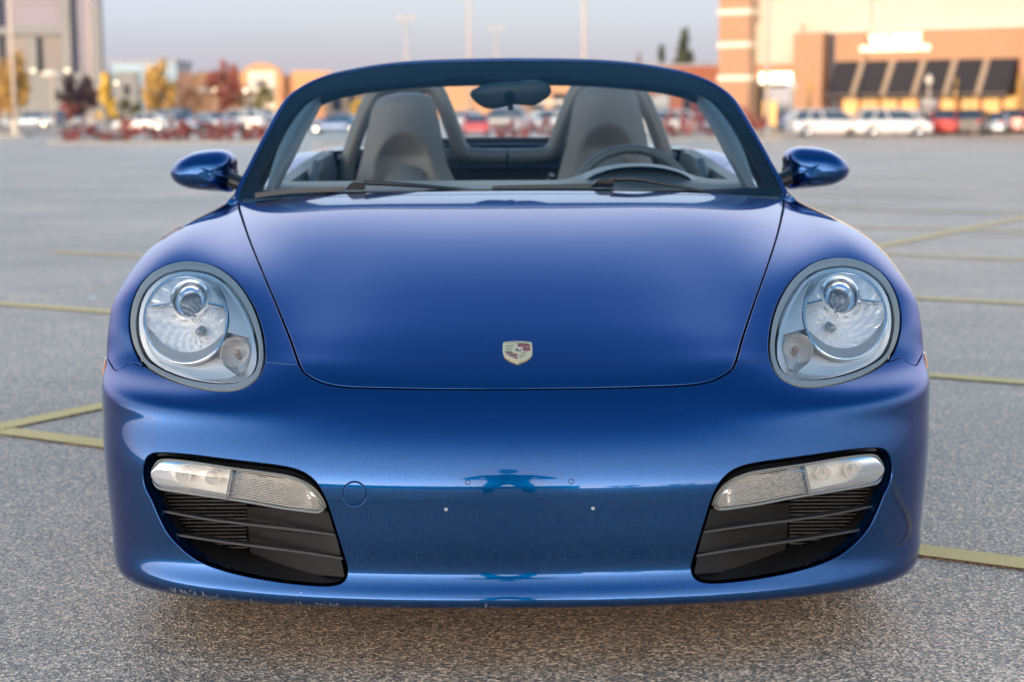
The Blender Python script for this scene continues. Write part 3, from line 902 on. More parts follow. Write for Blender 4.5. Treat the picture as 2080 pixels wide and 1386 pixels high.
LF = {'gold': leaf_mat('gold_leaves', (.48, .29, .08)), 'orange': leaf_mat('orange_leaves', (.45, .24, .09)), 'yellow': leaf_mat('yellow_leaves', (.66, .43, .07)), 'red': leaf_mat('red_leaves', (.27, .075, .055)),
      'plum': leaf_mat('plum_leaves', (.085, .045, .05)), 'crimson': leaf_mat('crimson_leaves', (.30, .085, .078)), 'olive': leaf_mat('olive_leaves', (.17, .16, .05)), 'ever': leaf_mat('evergreen_needles', (.045, .06, .035)), 'brown': leaf_mat('brown_leaves', (.22, .12, .07)), 'green': leaf_mat('green_leaves', (.08, .11, .04))}
M['bark'] = pbr('bark', (.14, .10, .075), 0.9)
def leaves_mesh(rng, n, shape, size):
    """n leaf quads in clumps through the crown volume; shape(rng) -> point in the unit crown"""
    clumps = [shape(rng) for _ in range(max(6, n // 34))]
    V, Fc = [], []
    for k in range(n):
        c = clumps[k % len(clumps)] + rng.normal(0, 0.10, 3)
        a = rng.normal(0, 1, 3); a /= np.linalg.norm(a)
        b = np.cross(a, rng.normal(0, 1, 3)); b /= np.linalg.norm(b) + 1e-9
        s_ = size * rng.uniform(0.6, 1.3)
        V += [c - a * s_ - b * s_ * .6, c + a * s_ - b * s_ * .6, c + a * s_ + b * s_ * .6, c - a * s_ + b * s_ * .6]
        Fc.append((4 * k, 4 * k + 1, 4 * k + 2, 4 * k + 3))
    return np.array(V), Fc
def ball(rng):
    p = rng.normal(0, 1, 3); p /= np.linalg.norm(p)
    return p * rng.uniform(0.35, 1.0) ** 0.5 * 0.9
def cone(rng):
    h = rng.uniform(0, 1) ** 1.3
    a = rng.uniform(0, 6.283); r = (1 - h) * rng.uniform(0.4, 1.0) * 0.95
    return np.array([r * math.cos(a), r * math.sin(a), -1 + 2 * h])
def tree(px, dist, top_py, wpx, leaf, label, name='autumn_tree', shape=ball, n=900, trunk=0.25, base_py=None, seed=0, group=None, trunk_mat=None):
    rng = np.random.default_rng(seed + int(px))
    x = wx(px, dist); z0 = float(gz(dist))
    H = hz_at(top_py, dist) - z0; R = wpx / 2 * dist / F_PX
    root = empty(name, (x, dist, z0))
    ch = H * (1 - trunk) / 2
    V, Fc = leaves_mesh(rng, n, shape, 0.085)
    mesh_obj('crown', V * (R, R, ch) + (0, 0, H - ch), Fc, leaf, root, smooth=False)
    P = np.array([(0, 0, -0.1), (0.04, 0, H * .3), (-.03, .03, H * .6), (0, 0, H * .85)])
    V1, F1 = sweep(catmull(P, 4), circ(0.028 * H, 8), scale=np.linspace(1, 0.25, 13))
    parts = [(V1, F1)]
    for k in range(6):
        a = rng.uniform(0, 6.28); h = H * rng.uniform(max(trunk, .25), .7)
        e = np.array([math.cos(a) * R * .7, math.sin(a) * R * .7, h + R * .6])
        parts.append(sweep(np.array([(0, 0, h), e * (.5, .5, 1) * (1, 1, .94), e]), circ(0.012 * H, 6), scale=[1, .6, .3]))
    V, Fc = merge(parts)
    mesh_obj('trunk', V, Fc, M['bark'], root)
    tag(root, label, 'tree', group)
    return root
TG = 'autumn trees across the far side of the lot'
tree(30, 150, 98, 95, LF['gold'], 'gold-leaved tree at the far left before the grey tower', group=TG, trunk=.15, n=1300)
tree(8, 140, 175, 40, LF['orange'], 'small rust-orange tree at the left edge of the picture', group=TG, trunk=.3, n=500)
tree(172, 158, 142, 84, LF['plum'], 'dark plum-leaved tree below the grey tower', group=TG, trunk=.1, n=1200)
tree(226, 140, 148, 56, LF['yellow'], 'small bright yellow cone-shaped tree behind the shrubs', group=TG, shape=cone, trunk=.22, n=900)
tree(155, 150, 190, 50, LF['red'], 'low rust-red tree under the plum tree', group=TG, trunk=.15, n=500)
tree(338, 162, 118, 76, LF['gold'], 'tall amber tree in front of the teal glass building', group=TG, trunk=.08, n=1400)
tree(462, 150, 118, 74, LF['red'], 'red maple with a ragged top right of the teal glass building', group=TG, trunk=.2, n=1000)
tree(545, 170, 170, 60, LF['olive'], 'olive-green tree beside the windshield pillar', group=TG, trunk=.05, n=700)
tree(510, 175, 180, 50, LF['brown'], 'brown-leaved tree between the maple and the olive tree', group=TG, trunk=.05, n=600)
tree(395, 180, 175, 60, LF['brown'], 'dull brown tree between the amber tree and the maple', group=TG, trunk=.05, n=600)
tree(262, 165, 196, 70, LF['olive'], 'low olive tree before the teal glass building', group=TG, trunk=.05, n=600)
tree(745, 160, 195, 60, LF['yellow'], 'yellow tree seen through the windshield beside the left hoop', group=TG, trunk=.1, n=600)
EG = 'evergreens behind the red brick wall'
tree(1388, 240, 68, 84, LF['ever'], 'tallest dark spruce behind the red brick wall', 'spruce_tree', cone, 1300, .05, group=EG)
tree(1342, 245, 108, 56, LF['ever'], 'short dark spruce left of the tallest one', 'spruce_tree', cone, 700, .05, group=EG)
tree(1298, 245, 112, 26, LF['brown'], 'bare brownish tree top just above the windshield frame', 'autumn_tree', cone, 500, .05, group=EG)
tree(1444, 240, 118, 60, LF['ever'], 'round dark evergreen beside the brick column', 'spruce_tree', ball, 800, .05, group=EG)
tree(1640, 120, 165, 24, LF['gold'], 'narrow golden tree before the brick pier', group='slim trees before the restaurant', trunk=.15, n=500, shape=cone)
tree(1935, 118, 165, 18, LF['gold'], 'narrow golden tree before the awnings', group='slim trees before the restaurant', trunk=.15, n=400, shape=cone)
tree(2062, 118, 165, 26, LF['gold'], 'golden tree at the right end of the awnings', group='slim trees before the restaurant', trunk=.15, n=500, shape=cone)

ORD = ['leftmost', 'second', 'third', 'fourth', 'fifth', 'sixth', 'seventh', 'eighth', 'ninth', 'tenth', 'eleventh', 'twelfth', 'thirteenth', 'fourteenth', 'fifteenth', 'sixteenth', 'seventeenth', 'eighteenth', 'nineteenth', 'twentieth']
def nth(k): return ORD[k] if k == 0 else ORD[k] + ' from left'
SHRUB = []
rngS = np.random.default_rng(5)
for k in range(4):
    V, Fc = leaves_mesh(rngS, 420, ball, 0.10)
    V = V * (1, 1, .8) + (0, 0, .75)
    me = mesh_obj('tmp', V, Fc, LF['crimson'], None, smooth=False)
    SHRUB.append(me.data); bpy.data.objects.remove(me)
def shrub(px, dist, h, w, label, group, k):
    root = empty('red_shrub', (wx(px, dist), dist, float(gz(dist)) + 0.12))
    o = bpy.data.objects.new('foliage', SHRUB[k % 4]); COL.objects.link(o); o.parent = root
    o.scale = (w / 2, w / 2, h / 1.5); o.rotation_euler = (0, 0, k * 1.3)
    tube_obj('stem', np.array([(0, 0, -.1), (0.02, 0, h * .3), (0, 0.03, h * .6)]), 0.035, M['bark'], root, n=6)
    tag(root, label, 'shrub', group)
def island(px0, px1, dist, dep, label_bed):
    z = float(gz(dist))
    x0, x1 = wx(px0, dist), wx(px1, dist)
    is_ = empty('planting_island', ((x0 + x1) / 2, dist, z))
    hw = (x1 - x0) / 2
    bm = bmesh.new(); box_bm(bm, -hw, hw, -dep, dep, -.3, .12)
    bmesh.ops.bevel(bm, geom=[e for e in bm.edges if all(v.co.z > 0 for v in e.verts)], offset=.04, segments=2, affect='EDGES')
    bm_obj('kerb', bm, M['concrete'], is_)
    box_obj('mulch_bed', -hw + .2, hw - .2, -dep + .2, dep - .2, .0, .15, M['mulch'], is_)
    tag(is_, label_bed, 'island')
island(118, 560, 97, 1.6, 'long kerbed planting island with red shrubs on the left')
r2 = random.Random(4)
k = 0
px = 150
while px < 560:
    k += 1
    shrub(px, 97 + r2.uniform(-.7, .7), r2.uniform(.8, 1.5), r2.uniform(1.0, 1.7), '%s crimson shrub in the long planting island on the left' % nth(k - 1), 'crimson shrubs in the left planting island', k)
    px += r2.uniform(20, 34)
island(-60, 70, 122, 1.4, 'kerbed island round the tall lamp post at the far left')
island(640, 740, 88, .8, 'small kerbed island seen through the windshield left of the left seat')
island(990, 1160, 92, 1.2, 'kerbed planting island seen between the roll hoops')
for i, px in enumerate((1020, 1052, 1075, 1118, 1140)):
    shrub(px, 92 + .3 * (i % 2), 1.3, 1.1, '%s crimson shrub seen between the two roll hoops' % nth(i), 'crimson shrubs seen between the roll hoops', i)
island(1318, 1575, 100, 1.5, 'kerbed planting island by the right windshield pillar')
for i, px in enumerate((1340, 1372, 1404, 1436, 1466, 1500, 1530)):
    shrub(px, 100 + .4 * (i % 2), 1.5 + .3 * (i % 3), 1.4, '%s dark red shrub in the island by the right windshield pillar' % nth(i), 'dark red shrubs by the right windshield pillar', i)
gs = mesh_obj('lawn', np.array([(wx(-200, 128), 128, float(gz(128)) + .02), (wx(160, 128), 128, float(gz(128)) + .02), (wx(160, 170), 170, float(gz(170)) + .02), (wx(-200, 170), 170, float(gz(170)) + .02)]), [(0, 1, 2, 3)], M['grass'], None, smooth=False)
tag(gs, kind='structure')

# ------------------------------------------------------------------ lamp posts
def pole(px, dist, top_py, r, label, head=True, base=True, arms=2):
    x, z0 = wx(px, dist), float(gz(dist))
    H = hz_at(top_py, dist) - z0
    root = empty('lamp_post', (x, dist, z0))
    V, Fc = sweep(np.array([(0, 0, 0.6), (0, 0, H * .5), (0, 0, H)]), circ(r, 10), up=(0, 1, 0), scale=[1, .85, .7])
    mesh_obj('shaft', V, Fc, M['polep'], root)
    V, Fc = lathe([(.34, -.3), (.34, .75), (.30, .82), (.001, .82)], 18, 'z')
    mesh_obj('concrete_base', V, Fc, M['concrete'], root)
    if head:
        for sg in ((-1, 1) if arms == 2 else (1,)):
            hd = empty('lamp_head', (0, 0, H), 0, root)
            box_obj('housing', min(0, sg * .25), max(0, sg * .25), -.05, .05, -.05, .05, M['polep'], hd)
            box_obj('lamp_box', min(sg * .25, sg * 1.0), max(sg * .25, sg * 1.0), -.25, .25, -.12, .12, M['polep'], hd, .03)
    tag(root, label, 'lamp post', 'lamp posts around the lot')
pole(42, 125, -120, .17, 'thick tan lamp post at the far left, standing on a pale concrete base')
pole(198, 170, -90, .15, 'lamp post before the right edge of the grey tower')
pole(831, 190, 36, .14, 'far lamp post with twin heads left of the windshield centre')
pole(957, 150, -90, .14, 'tall lamp post rising behind the windshield, left of centre')
pole(1011, 230, 58, .14, 'farthest lamp post with twin heads near the picture centre')
pole(1187, 140, -110, .16, 'tall lamp post rising behind the windshield, right of centre')
pole(1555, 103, -160, .15, 'tall lamp post standing before the restaurant entrance')
def small_lamp(px, dist, top_py, label, w=1.0):
    x, z0 = wx(px, dist), float(gz(dist)); H = hz_at(top_py, dist) - z0
    root = empty('path_lamp', (x, dist, z0))
    tube_obj('shaft', np.array([(0, 0, 0), (0, 0, H)]), .07, M['polep'], root, n=8, up=(0, 1, 0))
    V, Fc = lathe([(.05, H - .1), (.9 * w, H + .05), (.9 * w, H + .25), (.3 * w, H + .5), (.002, H + .55)], 18, 'z')
    mesh_obj('lamp_shade', V, Fc, M['band'], root)
    tag(root, label, 'lamp post', 'path lamps')
small_lamp(119, 145, 150, 'short path lamp with a wide white shade below the grey tower')
small_lamp(1607, 108, 185, 'short lamp post between entrance and brick pier', .25)
small_lamp(1880, 112, 172, 'short lamp post before the awnings', .25)

# far lit lamps that show as round glints
for i, (px, py, dist, lab) in enumerate(((248, 165, 160, 'round lit lamp left of the teal glass building'), (446, 180, 149, 'pair of lit lamps on the red maple side'), (507, 182, 148, 'bright white lamp right of the red maple'))):
    root = empty('globe_lamp', (wx(px, dist), dist, float(gz(dist))))
    z = hz_at(py, dist) - float(gz(dist))
    tube_obj('shaft', np.array([(0, 0, 0), (0, 0, z)]), .05, M['polep'], root, n=8, up=(0, 1, 0))
    V, Fc = lathe([(.002, z - .13), (.09, z - .09), (.13, z), (.09, z + .09), (.002, z + .13)], 14, 'z')
    mesh_obj('globe', V, Fc, M['lampglow'], root)
    tag(root, lab, 'lamp', 'globe lamps across the lot')

# ------------------------------------------------------------------ the brick restaurant and store on the right
TH = math.radians(35)
X0, Y0 = wx(1690, 128), 128.0
Z0 = float(gz(122))
rest = empty('brick_restaurant', (X0, Y0, Z0), -TH)
tag(rest, 'cream and orange brick store with black awnings and a lit restaurant sign', 'building')
ZB = 1.09 - Z0            # camera height above the building's ground
def zz(py): return ZB + (215 - py) / 26.6
def bx(name, x0, x1, y0, y1, z0, z1, mat, parent=None):
    return box_obj(name, x0, x1, y0, y1, z0, z1, M[mat], parent or rest)
bx('cream_wall', -7.2, 40, 1.2, 14, 4.0, 17, 'cream')
bx('cream_bay', -7.0, -3.2, 0.75, 1.19, 5.1, 8.2, 'cream')
col = bx('brick_column', -9.6, -7.0, -0.5, 6, 0, 16, 'brick')
for py in (25, 92, 160):
    bx('stone_band', -9.68, -6.92, -0.58, 2, zz(py) - .2, zz(py) + .2, 'band', col)
pier = bx('brick_pier', -3.3, -0.9, -0.3, 1.19, 0, zz(72), 'brick')
fas = bx('brick_fascia', 0, 14.2, 0, 1.19, zz(131), zz(72), 'brick')
bx('fascia_cap', -.1, 14.3, -.08, 1.19, zz(72) + .003, zz(72) + .16, 'band', fas)
bx('end_pier', 14.2, 16.4, -0.3, 1.19, 0, zz(72), 'brick')
bx('recess_shade', -0.9, 0, 0.8, 1.19, 0, zz(74), 'towerdark')  # back of the gap coloured dark to stand for the shade in it
bx('shopfront', -0.9, 14.2, 1.0, 1.19, 0, zz(131) - .003, 'brick_dark')
for k in range(9):
    w = bx('shop_window', 0.3 + k * 1.55, 1.55 + k * 1.55, 0.9, 0.997, 0.55, 2.5, 'litglass' if k not in (4,) else 'darkglass')
    bx('window_frame', 0.25 + k * 1.55, 0.3 + k * 1.55 - .003, 0.86, 0.996, 0.5, 2.55, 'awning', w)
# six awnings with tan gaps between: sloping cloth, side cheeks, valance
pit = 14.1 / 5.95
for k in range(6):
    x0 = 0.15 + k * pit; x1 = min(x0 + pit - 0.52, 14.15)
    zt, zb_ = zz(131) + .02, zz(196)
    V = np.array([(x0, -.02, zt), (x1, -.02, zt), (x1, -2.0, zb_), (x0, -2.0, zb_), (x0, -2.0, zb_ - .3), (x1, -2.0, zb_ - .3), (x0, -.02, zb_), (x1, -.02, zb_), (x0, -1.97, zb_ - .3), (x1, -1.97, zb_ - .3)])
    aw = mesh_obj('awning', V, [(0, 3, 2, 1), (3, 4, 5, 2), (0, 6, 3), (1, 2, 7)], M['awning'], rest, smooth=False)
    tube_obj('awning_bar', np.array([(x0, -2.0, zb_ - .02), (x1, -2.0, zb_ - .02)]), .03, M['awnframe'], aw, n=6)
    if k < 5:
        V = np.array([(x1 + .04, -.02, zt), (x0 + pit - .04, -.02, zt), (x0 + pit - .04, -1.9, zb_ - .1), (x1 + .04, -1.9, zb_ - .1), (x1 + .04, .0, zb_ - .4), (x0 + pit - .04, .0, zb_ - .4)])
        mesh_obj('awning_gap_panel', V, [(0, 3, 2, 1), (3, 4, 5, 2)], M['awnframe'], rest, smooth=False)
# entrance to the left of the pier
ent = bx('entrance_fascia', -6.95, -3.31, 0.5, 1.19, 4.05, 5.05, 'brick')
bx('entrance_opening', -6.7, -3.6, 0.9, 1.19, 0, 3.3, 'darkglass')
bx('entrance_light', -6.4, -5.2, 0.86, 0.897, 0.3, 2.3, 'litglass')
def sign(text, cx_, z, width, height, name, yy=-0.05):
    c = bpy.data.curves.new(name, 'FONT'); c.body = text; c.align_x = 'CENTER'; c.extrude = 0.03
    o = bpy.data.objects.new(name, c); COL.objects.link(o)
    bpy.context.view_layer.update()
    me = bpy.data.meshes.new_from_object(o.evaluated_get(bpy.context.evaluated_depsgraph_get()))
    bpy.data.objects.remove(o)
    v = np.array([q.co[:] for q in me.vertices])
    lo, hi = v.min(0), v.max(0)
    sx, sz = width / (hi[0] - lo[0]), height / (hi[1] - lo[1])
    P = np.stack([cx_ + (v[:, 0] - (lo[0] + hi[0]) / 2) * sx, yy - v[:, 2] * 2, z + (v[:, 1] - lo[1]) * sz], -1)
    r = mesh_obj(name, P, [tuple(p.vertices) for p in me.polygons], M['glow'], rest, smooth=False)
    bpy.data.meshes.remove(me)
    return r
sign('WILDFIRE', 4.75, zz(100), 4.1, 0.85, 'sign_letters')
sign('STEAKS, CHOPS & SEAFOOD', 4.75, zz(114), 5.4, 0.48, 'sign_small_letters')
sign('ENTRANCE' if False else 'SHOPS', -5.1, zz(170), 2.6, 0.8, 'entrance_sign', 0.44) if False else bx('lit_entrance_panel', -6.5, -3.7, 0.42, 0.497, zz(172), zz(150), 'glow')

# ------------------------------------------------------------------ other buildings along the far side
rb = empty('red_brick_wing', (wx(1420, 150), 150, float(gz(150))))
box_obj('wall', -9, 4.3, 0, 12, 0, hz_at(137, 150) - float(gz(150)), M['brick_dark'], rb)
box_obj('roof_cap', -9.1, 4.4, -.1, 12, hz_at(137, 150) - float(gz(150)) + .003, hz_at(137, 150) - float(gz(150)) + .25, M['roofgrey'], rb)
for k in range(4):
    box_obj('window', -7.5 + k * 3, -5.7 + k * 3, -.05, .0, 1.0, 2.6, M['darkglass'], rb)
tag(rb, 'low red brick wing left of the brick column', 'building')

tw = empty('office_tower', (wx(-30, 230), 230, float(gz(230))))
kx = 230 / F_PX
def tx(px): return (px + 30) * kx
def tz(py): return hz_at(py, 230) - float(gz(230))
box_obj('tower_core', tx(-60), tx(214), 1.5, 3.2, 0, 45, M['towerglass'], tw)
fr = box_obj('stone_frame', tx(-60), tx(-3), 0, 1.49, 0, 45, M['stone'], tw)
for a, b in ((0, 16), (143, 160)):
    box_obj('stone_column', tx(a), tx(b), 0, 1.49, 0, 45, M['stone'], tw)
box_obj('stone_column', tx(76), tx(91), 0, 1.49, 0, tz(70), M['stone'], tw)
box_obj('stone_lintel', tx(16) + .003, tx(143) - .003, 0.1, 1.49, tz(66), tz(50), M['stone'], tw)
box_obj('stone_corner', tx(205), tx(219), 0.3, 1.49, 0, tz(8), M['stone'], tw)
for a, b in ((16, 76), (91, 143)):
    box_obj('dark_window_bay', tx(a) + .003, tx(b) - .003, 1.2, 1.48, tz(140), tz(68), M['towerdark'], tw)
for k in range(9):
    zz_ = tz(60) + k * 3.6
    box_obj('floor_line', tx(16), tx(143), 1.42, 1.497, zz_, zz_ + .25, M['stone'] if k % 3 == 0 else M['towerdark'], tw)
box_obj('podium', tx(-60), tx(240), -3, 1.1, 0, tz(145), M['stone'], tw)
for px in (83, 151):
    p = box_obj('column_uplight', tx(px) - .3, tx(px) + .3, -.35, -.05, tz(140), tz(140) + .12, M['lampglow'], tw)
tag(tw, 'tall grey office tower with stone frame at the far left', 'building')

tb = empty('teal_glass_building', (wx(240, 200), 200, float(gz(200))))
k2 = 200 / F_PX
def t2(py): return hz_at(py, 200) - float(gz(200))
box_obj('glass_block', 0, 128 * k2, .5, 10, 0, t2(124), M['tealglass'], tb)
box_obj('flat_roof', -.5, 131 * k2, -.3, 10.4, t2(124) + .003, t2(119), M['roofgrey'], tb)
box_obj('stone_bay', 6 * k2, 50 * k2, 0, .49, 0, t2(142), M['stone'], tb)
box_obj('bay_window', 22 * k2, 36 * k2, -.06, -.003, t2(190), t2(160), M['darkglass'], tb)
for k in range(5):
    box_obj('mullion', (60 + k * 14) * k2, (60 + k * 14) * k2 + .15, .42, .497, 0, t2(126), M['roofgrey'], tb)
tag(tb, 'low teal glass building with flat roof behind the amber tree', 'building')

ml = empty('orange_mall', (wx(400, 260), 260, float(gz(260))))
k3 = 260 / F_PX
def t3(py): return hz_at(py, 260) - float(gz(260))
def mx_(px): return (px - 400) * k3
box_obj('long_wall', mx_(380), mx_(690), 2, 20, 0, t3(150), M['mallorange'], ml)
box_obj('left_block', mx_(405), mx_(500), .5, 1.99, 0, t3(143), M['mallorange'], ml)
n = 20
ar = [(mx_(500) + (mx_(582) - mx_(500)) * t, t3(150) + (t3(126) - t3(150)) * math.sin(math.pi * t) ** .5) for t in np.linspace(0, 1, n)]
bm = bmesh.new()
f_ = [bm.verts.new((x, -.5, z)) for x, z in ar] + [bm.verts.new((mx_(582), -.5, 0)), bm.verts.new((mx_(500), -.5, 0))]
fc = bm.faces.new(f_)
ex_ = bmesh.ops.extrude_face_region(bm, geom=[fc])
bmesh.ops.translate(bm, vec=(0, 2.4, 0), verts=[v for v in ex_['geom'] if isinstance(v, bmesh.types.BMVert)])
bm_obj('arched_gable', bm, M['mallorange'], ml)
box_obj('pale_arch_panel', mx_(514), mx_(568), -.6, -.503, 0, t3(142), M['band'], ml)
box_obj('arch_opening', mx_(530), mx_(552), -.7, -.603, t3(195), t3(160), M['towerdark'], ml)
box_obj('right_block', mx_(600), mx_(680), 1.0, 1.99, 0, t3(142), M['mallorange'], ml)
box_obj('white_canopy', mx_(420), mx_(560), -2.5, -.71, t3(184), t3(176), M['band'], ml)
tag(ml, 'sunlit orange mall with arched gable beyond the red maple', 'building')

m2 = empty('brown_store', (wx(880, 250), 250, float(gz(250))))
def t4(py): return hz_at(py, 250) - float(gz(250))
k4 = 250 / F_PX
box_obj('wall', -215 * k4, 60 * k4, 0, 20, 0, t4(150), M['mallbrown'], m2)
box_obj('orange_front', 10 * k4, 125 * k4, -1, -.003, 0, t4(140), M['mallorange'], m2)
box_obj('sign_panel', 90 * k4, 118 * k4, -1.1, -1.003, t4(175), t4(150), M['band'], m2)
box_obj('roof_edge', -216 * k4, 61 * k4, -.2, 20, t4(150) + .003, t4(146), M['roofgrey'], m2)
for k in range(6):
    box_obj('window', (-200 + k * 34) * k4, (-180 + k * 34) * k4, -.1, -.003, 1, 3.4, M['darkglass'], m2)
tag(m2, 'brown store with orange front seen through the windshield', 'building')
m3 = empty('orange_store', (wx(1060, 240), 240, float(gz(240))))
k5 = 240 / F_PX
def t5(py): return hz_at(py, 240) - float(gz(240))
box_obj('wall', 0, 330 * k5, 0, 20, 0, t5(152), M['mallorange'], m3)
box_obj('pale_band', 0, 330 * k5, -.15, -.003, t5(212), t5(204), M['band'], m3)
box_obj('roof_edge', -.2, 331 * k5, -.2, 20, t5(152) + .003, t5(149), M['roofgrey'], m3)
for k in range(7):
    box_obj('window', (20 + k * 44) * k5, (48 + k * 44) * k5, -.1, -.003, 1.2, 3.4, M['darkglass'], m3)
tag(m3, 'long orange store seen through the windshield right of the mirror', 'building')

# ------------------------------------------------------------------ behind the camera: an unseen store block added to shade the lot, and a row of trees
bs = empty('shade_store_block', (-90, -150, 0))
box_obj('wall', -120, 110, -30, 0, 0, 8.8, M['stone'], bs)
box_obj('parapet', -120.3, 110.3, -30.3, .3, 8.803, 9.3, M['roofgrey'], bs)
for k in range(14):
    box_obj('window', -112 + k * 16, -104 + k * 16, .003, .12, 1, 4.5, M['darkglass'], bs)
tag(bs, 'long stone store block added behind the photographer to shade the lot', 'building')
for i in range(14):
    r_ = random.Random(i)
    t_ = tree(1040, 100, 100, 60, LF['olive'], '%s leafy tree in the row behind the photographer' % nth(i), seed=i * 7, n=520, trunk=.08, group='trees behind the photographer')
    t_.location = (26 + i * 9 + r_.uniform(-3, 3), -128 + r_.uniform(-8, 8), 0)
    s_ = r_.uniform(0.8, 1.35); t_.scale = (5.0, 5.0, s_)

# scraps on the asphalt
M['paper'] = pbr('pale_scrap', (0.75, 0.74, 0.70), 0.8)
M['dryleaf'] = pbr('dry_leaf', (0.50, 0.34, 0.14), 0.8)
for px, py, sz, mt, lab, cat in ((188, 608, .035, 'paper', 'small white scrap lying on the asphalt at the left', 'scrap'), (2042, 545, .03, 'dryleaf', 'small tan leaf on the asphalt at the right edge', 'leaf'), (205, 583, .02, 'dryleaf', 'tiny brown leaf above the white scrap', 'leaf'), (1925, 560, .015, 'paper', 'tiny pale chip between two yellow lines at the right', 'scrap')):
    p_ = on_ground(px, py)
    rr_ = random.Random(px)
    V = [(0, 0, sz * .35)]
    for k in range(9):
        a = k / 9 * 6.283; r = sz * rr_.uniform(.6, 1.1)
        V.append((r * math.cos(a), r * math.sin(a) * .7, sz * rr_.uniform(.02, .3)))
    o = mesh_obj('paper_scrap' if mt == 'paper' else 'fallen_leaf', np.array(V), [(0, 1 + k, 1 + (k + 1) % 9) for k in range(9)], M[mt], None, smooth=False)
    o.location = (p_[0], p_[1], float(gz(p_[1])) + .004)
    tag(o, lab, cat)

# ================================================================== the sports car
CAR_LABEL = 'dark blue metallic open-top two-seat sports car parked across the yellow lines'
car = empty('sports_car', (CAR_X, CAR_Y, 0), CAR_YAW)
tag(car, CAR_LABEL, 'car')

KV = 0.4
# front shell: lanes run from the centre line to the side, rows from the lip up over the nose to the cowl
ROW0 = [  # bumper rows: centre y, centre z, half width, depth, exponent, corner z
    (0.110, 0.120, 0.835, 0.43, 2.30, 0.110),
    (0.036, 0.126, 0.854, 0.45, 2.32, 0.111),
    (0.002, 0.150, 0.870, 0.45, 2.34, 0.143),
    (0.018, 0.181, 0.874, 0.45, 2.34, 0.174),
    (0.022, 0.215, 0.877, 0.45, 2.32, 0.215),
    (0.0130, 0.295, 0.884, 0.46, 2.30, 0.300),
    (0.0122, 0.366, 0.889, 0.47, 2.30, 0.371),
    (0.033, 0.440, 0.892, 0.47, 2.28, 0.441),
    (0.066, 0.507, 0.894, 0.46, 2.28, 0.502),
]
LX = [0, .16, .32, .46, .57, .67, .77, .845]
TAB = []
for (y0, z0, W, D, n, zc) in ROW0:
    r = []
    for x in LX:
        x = x * W / 0.888
        q = x / W
        r.append((x, y0 + (D - y0 * 0.5) * (1 - (1 - q ** n) ** (1 / n)), z0 + (zc - z0) * q ** 2.2))
    r.append((W * 0.997, 0.55, zc)); r.append((W, 0.87, zc))
    TAB.append(r)
TAB += [
 [(0, .115, .556), (.16, .118, .555), (.32, .138, .556), (.45, .178, .557), (.56, .240, .552), (.66, .310, .550), (.763, .385, .551), (.856, .465, .550), (.893, .565, .545), (.895, .92, .50)],
 [(0, .22, .602), (.16, .222, .601), (.31, .235, .597), (.44, .262, .593), (.55, .315, .597), (.655, .385, .606), (.766, .445, .611), (.860, .515, .606), (.897, .605, .592), (.898, .97, .50)],
 [(0, .45, .675), (.16, .45, .674), (.32, .452, .667), (.455, .46, .657), (.555, .475, .659), (.655, .505, .675), (.768, .545, .688), (.862, .595, .674), (.901, .67, .640), (.900, 1.02, .49)],
 [(0, .70, .744), (.16, .70, .743), (.33, .70, .735), (.475, .70, .723), (.58, .695, .718), (.672, .695, .741), (.766, .70, .756), (.858, .755, .737), (.898, .82, .670), (.898, 1.05, .40)],
 [(0, .95, .802), (.17, .95, .796), (.35, .95, .791), (.505, .95, .780), (.62, .945, .769), (.695, .94, .784), (.768, .93, .797), (.850, .94, .780), (.893, 1.0, .69), (.895, 1.12, .31)],
 [(0, 1.18, .842), (.18, 1.18, .834), (.38, 1.185, .829), (.545, 1.19, .820), (.660, 1.19, .806), (.718, 1.18, .814), (.772, 1.18, .818), (.836, 1.18, .798), (.880, 1.22, .70), (.887, 1.20, .20)],
 [(0, 1.38, .865), (.2, 1.385, .861), (.4, 1.40, .857), (.57, 1.42, .848), (.692, 1.44, .836), (.738, 1.45, .836), (.778, 1.46, .830), (.825, 1.46, .802), (.868, 1.46, .69), (.88, 1.46, .195)],
]
TAB = np.array(TAB)                                   # rows, lanes, xyz
